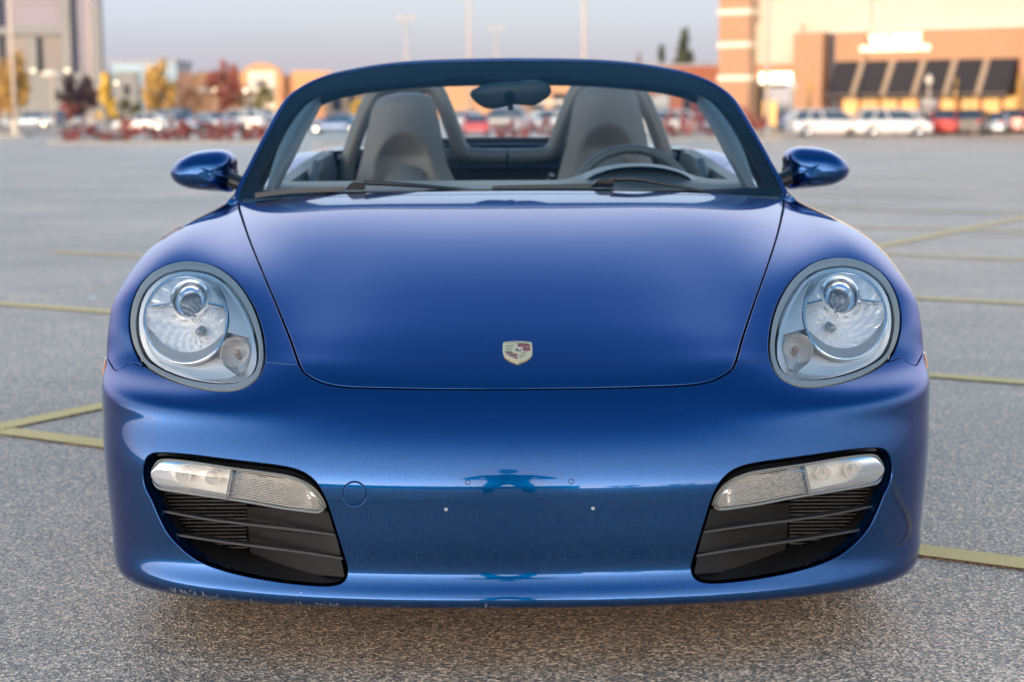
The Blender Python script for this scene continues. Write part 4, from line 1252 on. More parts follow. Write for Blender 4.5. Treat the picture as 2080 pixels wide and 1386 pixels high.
# the hood is one smooth crowned sheet: centre profile minus a gentle drop towards its edges
for j in range(9, 16):
    for i in range(1, 4):
        x, y = TAB[j, i, 0], TAB[j, i, 1]
        zc_ = np.interp(y, TAB[8:, 0, 1], TAB[8:, 0, 2])
        a_ = np.interp(y, [.1, .2, .35, .5, .78, 1.0, 1.18, 1.42], [.03, .06, .10, .13, .115, .085, .062, .040])
        TAB[j, i, 2] = zc_ - a_ * x * x
nr, nl = TAB.shape[:2]
seg_u = np.linalg.norm(np.diff(TAB, axis=1), axis=2).mean(0)
lane_u = np.concatenate([[0], np.cumsum(seg_u)]); lane_u /= lane_u[-1]
seg_v = (np.linalg.norm(np.diff(TAB, axis=0), axis=2)[:, :8]).mean(1) ** 0.6
row_v = np.concatenate([[0], np.cumsum(seg_v)]); row_v /= row_v[-1]
def pchip(x, Y, q):
    """shape-preserving interpolation, so that the rows do not ripple between the given points"""
    h = np.diff(x); d = np.diff(Y, axis=0) / h[:, None]
    m = np.zeros_like(Y)
    m[0], m[-1] = d[0], d[-1]
    for i in range(1, len(x) - 1):
        w1, w2 = 2 * h[i] + h[i - 1], h[i] + 2 * h[i - 1]
        ok = d[i - 1] * d[i] > 0
        with np.errstate(divide='ignore', invalid='ignore'):
            m[i] = np.where(ok, (w1 + w2) / (w1 / d[i - 1] + w2 / d[i]), 0)
    i = np.clip(np.searchsorted(x, q) - 1, 0, len(x) - 2)
    t = ((q - x[i]) / h[i])[:, None]; hh = h[i][:, None]
    return (2 * t ** 3 - 3 * t ** 2 + 1) * Y[i] + (t ** 3 - 2 * t ** 2 + t) * hh * m[i] + (-2 * t ** 3 + 3 * t ** 2) * Y[i + 1] + (t ** 3 - t ** 2) * hh * m[i + 1]
U_, V_, P_ = [], [], []
dense = np.unique(np.concatenate([np.linspace(row_v[j], row_v[j + 1], 4) for j in range(nr - 1)]))
for i in range(nl):
    lane = pchip(row_v, TAB[:, i], dense)
    for s in ((1, -1) if i else (1,)):
        for v_, p_ in zip(dense, lane):
            U_.append(0.5 + 0.5 * s * lane_u[i]); V_.append(v_); P_.append(p_ * (s, 1, 1))
SHELL = fit_surface(np.array(U_), np.array(V_), np.array(P_), 21, 30, 0.002, 0.05, kv=([0, 0.40, 0.58, 0.68, 1], [KV, KV, 1.0, 5.0, 5.0]))

def arc_samples(axis, n):
    uu = np.linspace(0, 1, 200); S = eval_surface(SHELL, uu, uu)
    L = np.linalg.norm(np.diff(S, axis=axis), axis=2)
    L = np.sqrt((L ** 2).mean(1 - axis))
    c = np.concatenate([[0], np.cumsum(L)]); c /= c[-1]
    return np.interp(np.linspace(0, 1, n), c, uu)
GU, GV = 2 * 200 + 1, 300
su, sv = arc_samples(0, GU), arc_samples(1, GV)
su = 0.5 * (su + (1 - su[::-1]))
S = eval_surface(SHELL, su, sv)
def grid_deriv(S):
    Pu = np.gradient(S, axis=0); Pv = np.gradient(S, axis=1)
    return Pu, Pv
# analytic derivatives by fine differences keep the reflections clean
e_ = 1e-4
Pu = (eval_surface(SHELL, np.clip(su + e_, 0, 1), sv) - eval_surface(SHELL, np.clip(su - e_, 0, 1), sv))
Pv = (eval_surface(SHELL, su, np.clip(sv + e_, 0, 1)) - eval_surface(SHELL, su, np.clip(sv - e_, 0, 1)))
NN = np.cross(Pu, Pv); NN /= np.linalg.norm(NN, axis=2)[..., None] + 1e-15
SH = S.copy(); SH[..., 0] = -np.abs(SH[..., 0])       # everything traced on the image-left side and mirrored
PX = car_px(SH)

def metric(s):
    """pixel distance on the shell grid -> metres along the surface"""
    gu, gv = np.gradient(s, axis=0), np.gradient(s, axis=1)
    a, b = grid_deriv(S)
    E = (a * a).sum(-1); Fm = (a * b).sum(-1); G = (b * b).sum(-1)
    g2 = (G * gu * gu - 2 * Fm * gu * gv + E * gv * gv) / (E * G - Fm * Fm + 1e-18)
    return s / np.sqrt(np.clip(g2, 1e4, None))
SDF = {}
HALF = GU // 2 + 1
def add_sdf(name, poly):
    poly = np.asarray(poly)
    Q = PX[:HALF]
    lo, hi = poly.min(0) - 40, poly.max(0) + 40
    near = ((Q > lo) & (Q < hi)).all(-1)
    d = np.full(Q.shape[:2], 50.0)
    d[near] = sdf_poly(poly, Q[near])
    SDF[name] = metric(np.concatenate([d, d[:-1][::-1]], 0))

HOOD = np.vstack([catmull([(1052, 791), (900, 791), (780, 789), (705, 786.5), (660, 779), (628, 764), (610, 745), (590, 690), (565, 627), (546, 582), (527.5, 538), (508, 489), (492, 443), (486, 424), (485.5, 414)], 8),
                  [(488.5, 408), (496, 405.5)], catmull([(510, 405), (640, 401), (800, 397), (1052, 394)], 6), [(1250, 394), (1250, 791)]])
SEAM = np.vstack([[(1250, 742)], [(640, 742)], catmull([(603, 741), (575, 739), (545, 737), (500, 739), (400, 745), (300, 745), (268, 737), (254, 745), (243, 751), (234, 752), (226, 742), (218, 729), (212, 716)], 6), [(150, 690), (150, 1400), (1250, 1400)]])
def c4(pts): return [(180 + x / 4.0, 440 + y / 4.0) for x, y in pts]
def c6(pts): return [(180 + x / 3.465, 880 + y / 3.465) for x, y in pts]
LAMP = catmull(c4([(820, 363), (1000, 393), (1150, 480), (1255, 590), (1345, 740), (1402, 900), (1428, 1050), (1425, 1180), (1385, 1295), (1300, 1372), (1190, 1412), (1050, 1418), (880, 1393), (690, 1338), (530, 1262), (420, 1170), (360, 1050), (332, 920), (335, 780), (370, 650), (430, 540), (520, 452), (660, 385)]), 8, True)
LENS = catmull(c4([(820, 428), (980, 455), (1105, 525), (1205, 640), (1293, 790), (1350, 950), (1372, 1080), (1365, 1190), (1315, 1283), (1210, 1338), (1050, 1350), (860, 1325), (660, 1265), (510, 1185), (435, 1090), (396, 960), (390, 820), (420, 680), (490, 562), (600, 475), (710, 437)]), 8, True)
FOG = catmull(c6([(405, 215), (440, 170), (520, 160), (700, 172), (1000, 209), (1300, 245), (1440, 272), (1530, 312), (1600, 380), (1650, 470), (1695, 600), (1742, 750), (1785, 890), (1803, 960), (1790, 1020), (1740, 1047), (1640, 1054), (1400, 1034), (1120, 988), (900, 930), (750, 865), (640, 780), (560, 690), (500, 575), (450, 460), (405, 370), (393, 285)]), 8, True)
TOW = [(720 + 24 * math.cos(a), 1003.5 + 25 * math.sin(a)) for a in np.linspace(0, 2 * math.pi, 40, endpoint=False)]
_W = car_to_world(S) - np.array([0, 0, CAM_H])
FACING = (_W * NN).sum(-1) < 0
add_sdf('hood', HOOD); add_sdf('seam', SEAM); add_sdf('lamp', LAMP); add_sdf('lens', LENS); add_sdf('fog', FOG); add_sdf('tow', TOW)
for k_ in ('lamp', 'lens', 'fog', 'tow'):
    SDF[k_] = np.where(FACING & (S[..., 1] < 0.74), SDF[k_], 1.0)
SDF['tow'] = np.where(S[..., 0] < 0, SDF['tow'], 1.0)
SDF['arch'] = np.where(np.abs(S[..., 0]) > 0.6, np.hypot(S[..., 1] - 0.872, S[..., 2] - 0.315) - 0.352, 1.0)

base = Patch(S.reshape(-1, 3), NN.reshape(-1, 3), grid_faces(GU, GV), [], {**{k: a.reshape(-1) for k, a in SDF.items()}, 'x': S[..., 0].reshape(-1), 'px': PX[..., 0].reshape(-1), 'py': PX[..., 1].reshape(-1)})
GAP, RR = 0.0018, 0.0022
g = GAP + RR
hood = base.clip(base.A['hood'] + g)
hood_o = hood.rim(RR, 0.014).obj('hood', M['paint'], car)
bump = base.clip(base.A['seam'] + 0.0008 + RR)
for k, gg in (('hood', g), ('lamp', 0.0035), ('fog', 0.008), ('tow', 0.0018), ('arch', 0.004)):
    bump = bump.clip(-bump.A[k] + gg)
bump_o = bump.rim(RR, 0.014).obj('front_bumper', M['paint_bumper'], car)
fen = base.clip(-base.A['seam'] + 0.0008 + RR)
for k, gg in (('hood', g), ('lamp', 0.0035), ('arch', 0.004)):
    fen = fen.clip(-fen.A[k] + gg)
fen.clip(fen.A['x']).rim(RR, 0.014).obj('front_fender', M['paint'], car)
fen.clip(-fen.A['x']).rim(RR, 0.014).obj('front_fender', M['paint'], car)
tow = base.clip(base.A['tow'] + 0.0022)
tow.rim(0.0015, 0.006).obj('tow_hook_cover', M['paint'], bump_o)

class Sheet:
    """a gridded surface with the photo position of every vertex (left half), to look points up by where they show"""
    def __init__(s, S, N, lim=None):
        s.S, s.N = S, N
        s.PX = car_px(S)
        s.di, s.dj = np.gradient(s.PX, axis=0), np.gradient(s.PX, axis=1)
        s.Si, s.Sj = np.gradient(S, axis=0), np.gradient(S, axis=1)
        W = car_to_world(S) - np.array([0, 0, CAM_H])
        vis = ((W * N).sum(-1) < 0)
        if lim is not None: vis &= lim
        s.idx = np.argwhere(vis)
        s.q = s.PX[vis]
    def at(s, Q):
        Q = np.asarray(Q, float).reshape(-1, 2)
        P = np.empty((len(Q), 3)); Nn = np.empty((len(Q), 3))
        for k in range(0, len(Q), 64):
            q = Q[k:k + 64]
            d = ((s.q[None] - q[:, None]) ** 2).sum(-1)
            ij = s.idx[d.argmin(1)]
            i, j = ij[:, 0], ij[:, 1]
            e = q - s.PX[i, j]
            a, b = s.di[i, j], s.dj[i, j]
            det = a[:, 0] * b[:, 1] - a[:, 1] * b[:, 0]
            det = np.where(np.abs(det) < 1e-9, 1e-9, det)
            ti = np.clip((e[:, 0] * b[:, 1] - e[:, 1] * b[:, 0]) / det, -1.2, 1.2)
            tj = np.clip((a[:, 0] * e[:, 1] - a[:, 1] * e[:, 0]) / det, -1.2, 1.2)
            P[k:k + 64] = s.S[i, j] + ti[:, None] * s.Si[i, j] + tj[:, None] * s.Sj[i, j]
            Nn[k:k + 64] = s.N[i, j]
        return P, Nn
shell = Sheet(S, NN, (S[..., 0] < 0.05) & ~((S[..., 1] > 0.66) & (S[..., 2] < 0.56)))

def side_obj(name, V, Fc, mat, parent, s, smooth=True, sharp=35):
    """s = 1: as traced on the image-left side; s = -1: the mirrored twin"""
    V = np.asarray(V, float) * (s, 1, 1)
    if s < 0: Fc = [tuple(reversed(f)) for f in Fc]
    o = mesh_obj(name, V, Fc, mat, parent, smooth=smooth)
    if smooth and sharp: o.data.set_sharp_from_angle(angle=math.radians(sharp))
    return o

def side_patch(p, s):
    return p.clip(p.A['x'] * s + 1e-5)

# ------------------------------------------------------------------ headlights
def on_shell(pts, inset=0.0, along_y=0.0):
    P, N = shell.at(pts)
    return P - N * inset + np.array([0, along_y, 0])

def px_circle(cx, cy, r, n=48, a0=0.0, a1=2 * math.pi, ry=None):
    full = abs(a1 - a0) > 6.28
    a = np.linspace(a0, a1, n, endpoint=not full)
    return np.stack([cx + r * np.cos(a), cy + (ry or r) * np.sin(a)], -1)

def fan_disc(C, ring):
    V = np.vstack([[C], ring]); n = len(ring)
    return V, [(0, 1 + (k + 1) % n, 1 + k) for k in range(n)]

def ribs_patch(name, outline_fn, nu, nv, mat, parent, s):
    """outline_fn(a, b) -> 3-D point, a, b in 0..1"""
    A = np.linspace(0, 1, nu); B = np.linspace(0, 1, nv)
    V = outline_fn(A, B).reshape(-1, 3)
    return side_obj(name, V, grid_faces(nu, nv), mat, parent, s, sharp=None)

def blend_depth(pts, yc, k=0.5, inset=0.02):
    """points of the lamp's inside: half follow the sloping lens, half stand in one upright plane at depth yc"""
    P, N = shell.at(pts)
    y = (P[:, 1] + inset) * k + yc * (1 - k)
    y = np.maximum(y, P[:, 1] + 0.010)
    return np.array([unproj(px, py, yy) for (px, py), yy in zip(pts, y)])

lens_d = lambda p: np.clip(-p.A['lens'], 0, None)
for s in (1, -1):
    lam = empty('headlight', (0, 0, 0), 0, car)
    half = side_patch(base, s)
    # soft grey ring that frames the lens
    ring = half.clip(half.A['lamp'] + 0.0050); ring = ring.clip(-ring.A['lens'] + 0.0040)
    ring = ring.offset(-0.0015 + 0.0025 * np.sin(np.clip(-ring.A['lamp'] / 0.016, 0, 1) * math.pi))
    ring.rim(0.002, 0.02).obj('gasket', M['gasket'], lam)
    bk = half.clip(half.A['lamp'] - 0.006)
    bk.offset(-0.03 - 0.05 * (1 - np.exp(-np.clip(-bk.A['lamp'], 0, None) / 0.03))).obj('lamp_bucket', M['black'], lam)
    lens = half.clip(half.A['lens'] + 0.0028)
    lens.offset(0.0035 * (1 - np.exp(-lens_d(lens) / 0.012))).rim(0.0025, 0.006).obj('lens_cover', M['lampglass'], lam)
    # bright inner edge of the housing, then the silver housing bowl
    hs = half.clip(half.A['lens'] + 0.0040)
    hs = hs.clip(-hs.A['lens'] - 0.013)
    hs.offset(-0.004 - 0.55 * np.clip(-hs.A['lens'] - 0.004, 0, None)).obj('housing_rim', M['satin'], lam)
    hb = half.clip(half.A['lens'] + 0.0125)
    hb.offset(-0.0095 - 0.05 * (1 - np.exp(-np.clip(lens_d(hb) - 0.0125, 0, None) / 0.035))).obj('housing', M['reflector'], lam)
    if True:
        YC = 0.47
        big = px_circle(378, 651, 84, 64, ry=88)
        bp = blend_depth(big, YC, 0.75, 0.024)
        V, Fc = sweep(bp, circ(0.0045, 8), up=(0, -1, 0.6), closed=True)
        side_obj('main_bezel', V, Fc, M['chrome'], lam, s, sharp=None)
        # faceted bowl of the high beam: rings of pixels shrinking towards the bulb, going in
        bulb = np.array([402, 676.0])
        rings = []
        nk = 11
        for k in range(nk):
            t = k / (nk - 1)
            c = big * (1 - t) + (bulb + (big - [378, 651]) * 0.10) * t
            R_ = blend_depth(c, YC, 0.75, 0.026)
            ins = 0.05 * math.sin(t * math.pi / 2)
            fac = 0.003 * (k % 2) * np.where(np.arange(64) % 4 < 2, 1, -1)
            rings.append(R_ + np.stack([np.zeros(64), ins + fac, np.zeros(64)], -1))
        V = np.array(rings).reshape(-1, 3)
        Fc = [(k * 64 + a, k * 64 + (a + 1) % 64, (k + 1) * 64 + (a + 1) % 64, (k + 1) * 64 + a) for k in range(nk - 1) for a in range(64)]
        side_obj('high_beam_reflector', V, Fc, M['reflector'], lam, s, smooth=False)
        bc = blend_depth(bulb[None], YC, 0.75, 0.026)[0] + (0, 0.03, 0)
        V, Fc = lathe([(0.0, -0.028), (0.006, -0.026), (0.0085, -0.018), (0.0085, 0.02)], 20)
        side_obj('high_beam_bulb', V + bc, Fc, M['shield'], lam, s)
        # grey crescent shield under the reflector
        a = np.linspace(0.10 * math.pi, 0.98 * math.pi, 40)
        o1 = np.stack([378 + 81 * np.cos(a), 651 + 85 * np.sin(a)], -1)
        th = 19 * np.sin((a - a[0]) / (a[-1] - a[0]) * math.pi) ** 0.7 + 1
        i1 = np.stack([378 + (81 - th) * np.cos(a), 651 + (85 - th) * np.sin(a)], -1)
        Vo, Vi = blend_depth(o1, YC, 0.75, 0.022), blend_depth(i1, YC, 0.75, 0.034)
        V = np.vstack([Vo, Vi])
        side_obj('lamp_shield', V, [(k, k + 1, 40 + k + 1, 40 + k) for k in range(39)], M['shield'], lam, s)
        # projector: chrome ring, dark throat, glass ball
        pc = np.array([385, 607.5])
        p3 = blend_depth(pc[None], 0.50, 1.0, 0.018)[0]
        sc = np.linalg.norm(unproj(pc[0] + 38, pc[1], p3[1]) - unproj(pc[0], pc[1], p3[1]))
        V, Fc = lathe([(sc * 0.80, 0.012), (sc * 0.84, 0.0), (sc * 0.93, -0.006), (sc * 1.02, -0.003), (sc * 1.06, 0.008), (sc * 1.06, 0.045)], 40)
        tilt = np.array(Matrix.Rotation(math.radians(-33), 3, 'X')) @ np.diag([1, 1, 1.13])
        side_obj('projector_ring', V @ tilt.T + p3, Fc, M['chrome'], lam, s, sharp=60)
        V, Fc = lathe([(0.0005, -0.012), (sc * 0.3, -0.0105), (sc * 0.55, -0.006), (sc * 0.72, 0.001), (sc * 0.82, 0.010)], 40)
        side_obj('projector_lens', V @ tilt.T + p3, Fc, M['ballglass'], lam, s)
        V, Fc = lathe([(0.0005, 0.055), (sc * 0.5, 0.05), (sc * 0.8, 0.03), (sc * 0.84, 0.012)], 40)
        side_obj('projector_throat', V @ tilt.T + p3, Fc, M['satin'], lam, s)
        # two cross bars that carry the projector
        for xa, ya, xb, yb in ((297, 625, 348, 618), (424, 617, 458, 625)):
            pa = blend_depth(np.array([[xa, ya], [xb, yb]]), YC, 0.85, 0.020)
            V, Fc = sweep(pa, circ(0.004, 8), up=(0, -1, 0.3))
            side_obj('cross_bar', V, Fc, M['chrome'], lam, s)
        # indicator: a small round lamp low on the inner side
        ic = np.array([477.5, 716.0])
        p3 = blend_depth(ic[None], 0.36, 1.0, 0.012)[0]
        sc = np.linalg.norm(unproj(ic[0] + 31, ic[1], p3[1]) - unproj(ic[0], ic[1], p3[1]))
        tilt = np.array(Matrix.Rotation(math.radians(-36), 3, 'X')) @ np.diag([1, 1, 1.12])
        V, Fc = lathe([(sc * 0.90, 0.01), (sc * 0.93, 0.0), (sc, -0.003), (sc * 1.04, 0.003), (sc * 1.04, 0.03)], 36)
        side_obj('indicator_ring', V @ tilt.T + p3, Fc, M['chrome'], lam, s, sharp=60)
        V, Fc = lathe([(0.0005, 0.036), (sc * 0.4, 0.034), (sc * 0.75, 0.022), (sc * 0.93, 0.002)], 24)
        side_obj('indicator_reflector', V @ tilt.T + p3, Fc, M['reflector'], lam, s, smooth=False)
        V, Fc = lathe([(0.0005, 0.006), (0.005, 0.008), (0.007, 0.014), (0.006, 0.032)], 16)
        side_obj('indicator_bulb', V @ tilt.T + p3 + (0.003, 0, 0.006), Fc, M['bulb_amber'], lam, s)
        nr_ = 20
        rv = []
        for k in range(nr_ * 2 + 1):
            xx = -0.92 + 1.84 * k / (nr_ * 2)
            h = math.sqrt(max(0.0, 0.92 ** 2 - xx * xx)) + 0.02
            y = -0.001 - (0.0012 if k % 2 else 0.0)
            rv += [(sc * xx, y, -sc * h), (sc * xx, y, sc * h)]
        V = np.array(rv) @ tilt.T + p3
        side_obj('indicator_lens', V, [(2 * k, 2 * k + 2, 2 * k + 3, 2 * k + 1) for k in range(nr_ * 2)], M['lampglass'], lam, s, smooth=False)
        # fluted silver flank between the bezel and the inner edge of the lens
        def flank(A, B):
            out = []
            L0 = np.array([(440, 573), (456, 600), (464, 630), (466, 655), (462, 676)], float)
            L1 = np.array([(468, 580), (490, 612), (506, 645), (514, 668), (516, 690)], float)
            c0, c1 = resample(catmull(L0, 6), len(B)), resample(catmull(L1, 6), len(B))
            for i, a in enumerate(A):
                q = c0 * (1 - a) + c1 * a
                p = blend_depth(q, 0.40, 1.0, 0.014)
                p[:, 1] += 0.006 * (i % 2)
                out.append(p)
            return np.array(out)
        ribs_patch('fluted_panel', flank, 25, 16, M['satin'], lam, s)
        # ribbed strip along the foot of the lamp
        def foot(A, B):
            out = []
            t0 = resample(catmull([(330, 740), (370, 751), (405, 753), (440, 747), (452, 742)], 6), len(A))
            t1 = resample(catmull([(335, 752), (370, 764), (410, 771), (450, 771), (480, 763)], 6), len(A))
            for i in range(len(A)):
                q = t0[i] * (1 - B[:, None]) + t1[i] * B[:, None]
                p = blend_depth(q, 0.34, 1.0, 0.013)
                p[:, 1] += 0.0035 * (i % 2)
                out.append(p)
            return np.array(out)
        ribs_patch('ribbed_strip', foot, 49, 6, M['satin'], lam, s)

# ------------------------------------------------------------------ lower intakes with the fog and indicator units
FOGL = c6([(412, 300), (420, 235), (455, 200), (525, 188), (700, 205), (1000, 250), (1300, 290), (1430, 320), (1520, 370), (1592, 450), (1645, 532), (1638, 562), (1600, 571), (1480, 560), (1060, 492), (700, 440), (480, 405), (425, 370)])
ft = resample(catmull(c6([(414, 262), (455, 200), (525, 188), (700, 205), (1000, 250), (1300, 290), (1430, 320), (1520, 370), (1592, 450), (1642, 530)]), 8), 61)
fb = resample(catmull(c6([(416, 330), (440, 385), (490, 407), (700, 440), (1060, 492), (1300, 535), (1480, 560), (1570, 570), (1615, 571), (1642, 552)]), 8), 61)
SPL = 27     # column where the clear fog lamp meets the ribbed indicator
def fog_pts(nb, inset, cols, rib=0.0, pinch=0.0):
    out = []
    for c in cols:
        b = np.linspace(0, 1, nb)
        q = ft[c] * (1 - b[:, None]) + fb[c] * b[:, None]
        P, N = shell.at(q)
        out.append((P, N, b))
    V = []
    for P, N, b in out:
        ins = inset + (rib * (np.arange(nb) % 2) if rib else 0.0) + (pinch * (np.abs(2 * b - 1) ** 6) if pinch else 0.0)
        V.append(P - N * (ins[:, None] if np.ndim(ins) else ins))
    return np.array(V)
for s in (1, -1):
    fg = empty('fog_light', (0, 0, 0), 0, car)
    # clear fog lens, ribbed indicator lens: curved panes with a rolled edge
    V = fog_pts(9, 0.009, range(0, SPL + 1), 0, 0.006)
    side_obj('fog_lens', V.reshape(-1, 3), grid_faces(SPL + 1, 9), M['fogglass'], fg, s, sharp=None)
    V = fog_pts(41, 0.0095, range(SPL, 61), 0.0009, 0.005)
    side_obj('indicator_lens', V.reshape(-1, 3), grid_faces(61 - SPL, 41), M['fogglass'], fg, s, smooth=False)
    # edge frame and the bright divider
    loop = np.vstack([ft, fb[::-1]])
    P, N = shell.at(resample(loop, 110, True))
    V, Fc = sweep(P - N * 0.014, circ(0.0028, 6), up=(0, -1, 0.2), closed=True)
    side_obj('lens_frame', V, Fc, M['gasket'], fg, s, sharp=None)
    q = ft[SPL] * (1 - np.linspace(0, 1, 6)[:, None]) + fb[SPL] * np.linspace(0, 1, 6)[:, None]
    P, N = shell.at(q)
    V, Fc = sweep(P - N * 0.010, circ(0.0016, 6), up=(0, -1, 0))
    side_obj('lens_divider', V, Fc, M['gasket'], fg, s)
    # silver bowl behind the clear part with two reflector cups and bulbs, satin back behind the ribs
    V = fog_pts(9, 0.0, range(0, SPL + 1))
    b = np.linspace(-1, 1, 9)[None, :]; cc = np.linspace(-1, 1, SPL + 1)[:, None]
    dep = 0.016 + 0.040 * np.clip(1 - np.abs(b) ** 3, 0, 1) * np.clip(1 - np.abs(cc) ** 6, 0, 1)
    P, N = shell.at(fog_pts(9, 0.0, range(0, SPL + 1)).reshape(-1, 3)[:, :2] * 0 + np.array([(ft[c] * (1 - t) + fb[c] * t) for c in range(SPL + 1) for t in np.linspace(0, 1, 9)]))
    side_obj('fog_reflector', P - N * dep.reshape(-1, 1), grid_faces(SPL + 1, 9), M['reflector'], fg, s, sharp=None)
    for px, py, r in ((352, 969, 15), (415, 974, 15)):
        p3 = on_shell([(px, py)], 0.030)[0]
        rr = r / 1010.0
        V, Fc = lathe([(0.0005, 0.020), (rr * 0.5, 0.016), (rr * 0.85, 0.006), (rr, -0.004), (rr * 1.05, -0.004), (rr * 1.08, 0.012)], 22)
        side_obj('reflector_cup', V + p3, Fc, M['reflector'], fg, s)
        V, Fc = lathe([(0.0005, 0.0), (0.003, 0.002), (0.004, 0.008), (0.004, 0.018)], 12)
        side_obj('fog_bulb', V + p3, Fc, M['ballglass'], fg, s)
    P, N = shell.at([(ft[c] * (1 - t) + fb[c] * t) for c in range(SPL, 61) for t in np.linspace(0, 1, 9)])
    side_obj('indicator_back', P - N * 0.030, grid_faces(61 - SPL, 9), M['indback'], fg, s, sharp=None)
    # the opening: painted return, black duct behind, slats, cooler
    ik = empty('lower_intake', (0, 0, 0), 0, car)
    half = side_patch(base, s)
    # painted inner return of the opening
    P, N = shell.at(resample(FOG, 140, True))
    V = np.concatenate([P - N * 0.004, P - N * 0.022 + np.array([0, 0.006, 0])]); n = 140
    side_obj('opening_return', V, [(k, (k + 1) % n, n + (k + 1) % n, n + k) for k in range(n)], M['paint'], ik, s)
    V = np.concatenate([P - N * 0.021 + np.array([0, 0.005, 0]), P * (1, 0, 1) + np.array([0, 0.30, 0])])
    side_obj('duct_wall', V, [(k, (k + 1) % n, n + (k + 1) % n, n + k) for k in range(n)], M['black'], ik, s, sharp=None)
    pb = half.clip(half.A['fog'] - 0.012)
    Vb = pb.V.copy()
    Vb[:, 1] = 0.29
    pb.V = Vb
    pb.obj('duct_back', M['black'], ik)
    slats = (c6([(470, 563), (520, 568), (800, 620), (1120, 660), (1400, 692), (1738, 737)]), c6([(560, 722), (600, 735), (900, 782), (1200, 822), (1500, 862), (1785, 902)]))
    for sl in slats:
        q = resample(catmull(sl, 6), 24)
        P, N = shell.at(q)
        A_ = P - N * 0.014; B_ = A_ + np.array([0, 0.065, -0.012])
        th = np.array([0, 0, 0.0022])
        V = np.concatenate([A_ + th, A_ - th, B_ - th, B_ + th])
        Fc = []
        for k in range(23):
            for a in range(4):
                b2 = (a + 1) % 4
                Fc.append((a * 24 + k, a * 24 + k + 1, b2 * 24 + k + 1, b2 * 24 + k))
        Fc += [(0, 24, 48, 72), (23, 95, 71, 47)]
        side_obj('slat', V, Fc, M['slatedge'], ik, s, smooth=False)
    # sloping inner wall of the duct, a raised panel on it
    def quadgrid(pts, nu=14, nv=8):
        a = np.linspace(0, 1, nu)[:, None, None]; b = np.linspace(0, 1, nv)[None, :, None]
        p = [np.asarray(x, float) for x in pts]
        return ((p[0] * (1 - a) + p[1] * a) * (1 - b) + (p[3] * (1 - a) + p[2] * a) * b).reshape(-1, 3), grid_faces(nu, nv)
    q4 = [unproj(500, 1030, .235), unproj(672, 1040, .075), unproj(700, 1172, .075), unproj(512, 1160, .235)]
    V, Fc = quadgrid(q4)
    side_obj('duct_panel', V, Fc, M['duct'], ik, s)
    q4 = [unproj(527, 1075, .205), unproj(683, 1090, .062), unproj(692, 1128, .062), unproj(530, 1112, .205)]
    V, Fc = quadgrid(q4)
    V2 = np.vstack([V, V + (0.0, 0.012, 0)])
    side_obj('duct_flap', V, Fc, M['duct'], ik, s)
    # cooler: stack of fins deep in the outer half
    c0, c1 = unproj(318, 1000, 0.25), unproj(503, 1160, 0.25)
    parts = []
    nf = 22
    for k in range(nf):
        z = c0[2] + (c1[2] - c0[2]) * (k + 0.5) / nf
        v, f = [], []
        for (dy, dz) in ((0, -0.0016), (0, 0.0016), (0.02, 0.0016), (0.02, -0.0016)):
            v += [(c0[0], 0.25 + dy, z + dz), (c1[0], 0.25 + dy, z + dz)]
        parts.append((np.array(v), [(0, 1, 3, 2), (2, 3, 5, 4), (6, 7, 1, 0)]))
    V, Fc = merge(parts)
    side_obj('cooler_fins', V, Fc, M['fin'], ik, s, smooth=False)

# ------------------------------------------------------------------ small things on the bumper
for s in (1, -1):
    # amber side marker: on the flank by the seam
    sel = Patch(base.V, base.N, base.Q, [], {'m': np.hypot((base.V[:, 1] - 0.545) / 0.060, (base.V[:, 2] - 0.522) / 0.026) - 1, 'x': base.A['x'], 'lim': 0.80 - np.abs(base.V[:, 0])})
    mk = sel.clip(sel.A['x'] * s + 0.5); mk = mk.clip(mk.A['lim']); mk = mk.clip(mk.A['m'])
    if len(mk.V): mk.offset(0.003).rim(0.002, 0.004).obj('side_marker', M['amber'], car)
for k, (px, py) in enumerate(((950, 980), (906, 1035))):
    for s in (1, -1):
        cxm = 1053
        P, N = shell.at([(px if s > 0 else 2 * cxm - px, py)])
        P, N = P[0] * (1, 1, 1), N[0]
        if s < 0: P = shell.at([(px, py)])[0][0] * (-1, 1, 1); N = shell.at([(px, py)])[1][0] * (-1, 1, 1)
        ax = Vector(-N).to_track_quat('Y', 'Z').to_matrix()
        if k == 0:
            V, Fc = lathe([(0.0044, -0.0006), (0.0040, -0.0012), (0.0032, -0.0006), (0.0030, 0.004), (0.0002, 0.0045)], 18)
            mesh_obj('screw_hole', V * 1.2 @ np.array(ax).T + P, Fc, [M['black']], bump_o)
        else:
            V, Fc = lathe([(0.0046, 0.0), (0.0042, -0.0018), (0.0026, -0.0020), (0.0020, -0.0004), (0.0002, 0.0)], 18)
            mesh_obj('screw', V * 0.8 @ np.array(ax).T + P, Fc, [M['steel']], bump_o)

# ------------------------------------------------------------------ windshield and its frame
def ws_y(x, z):
    t = (z - 0.862) / 0.363
    return 1.40 + 0.74 * t + 0.28 * x * x - 0.05 * np.sin(np.clip(t, 0, 1) * math.pi)
gx, gz = np.linspace(-0.86, 0.86, 259), np.linspace(0.80, 1.27, 90)
WX, WZ = np.meshgrid(gx, gz, indexing='ij')
WS = np.stack([WX, ws_y(WX, WZ), WZ], -1)
WN = np.cross(np.gradient(WS, axis=0), np.gradient(WS, axis=1)); WN /= np.linalg.norm(WN, axis=2)[..., None]
WH = WS.copy(); WH[..., 0] = -np.abs(WH[..., 0])
WPX = car_px(WH)
wsheet = Sheet(WS, WN, WS[..., 0] < 0.04)
W_OUT = catmull([(474, 408), (487, 378), (500, 352), (525, 302), (549, 257), (572, 216), (588, 197), (606, 183), (628, 170), (656, 158), (700, 146), (790, 131), (892, 124), (1044, 121)], 6)
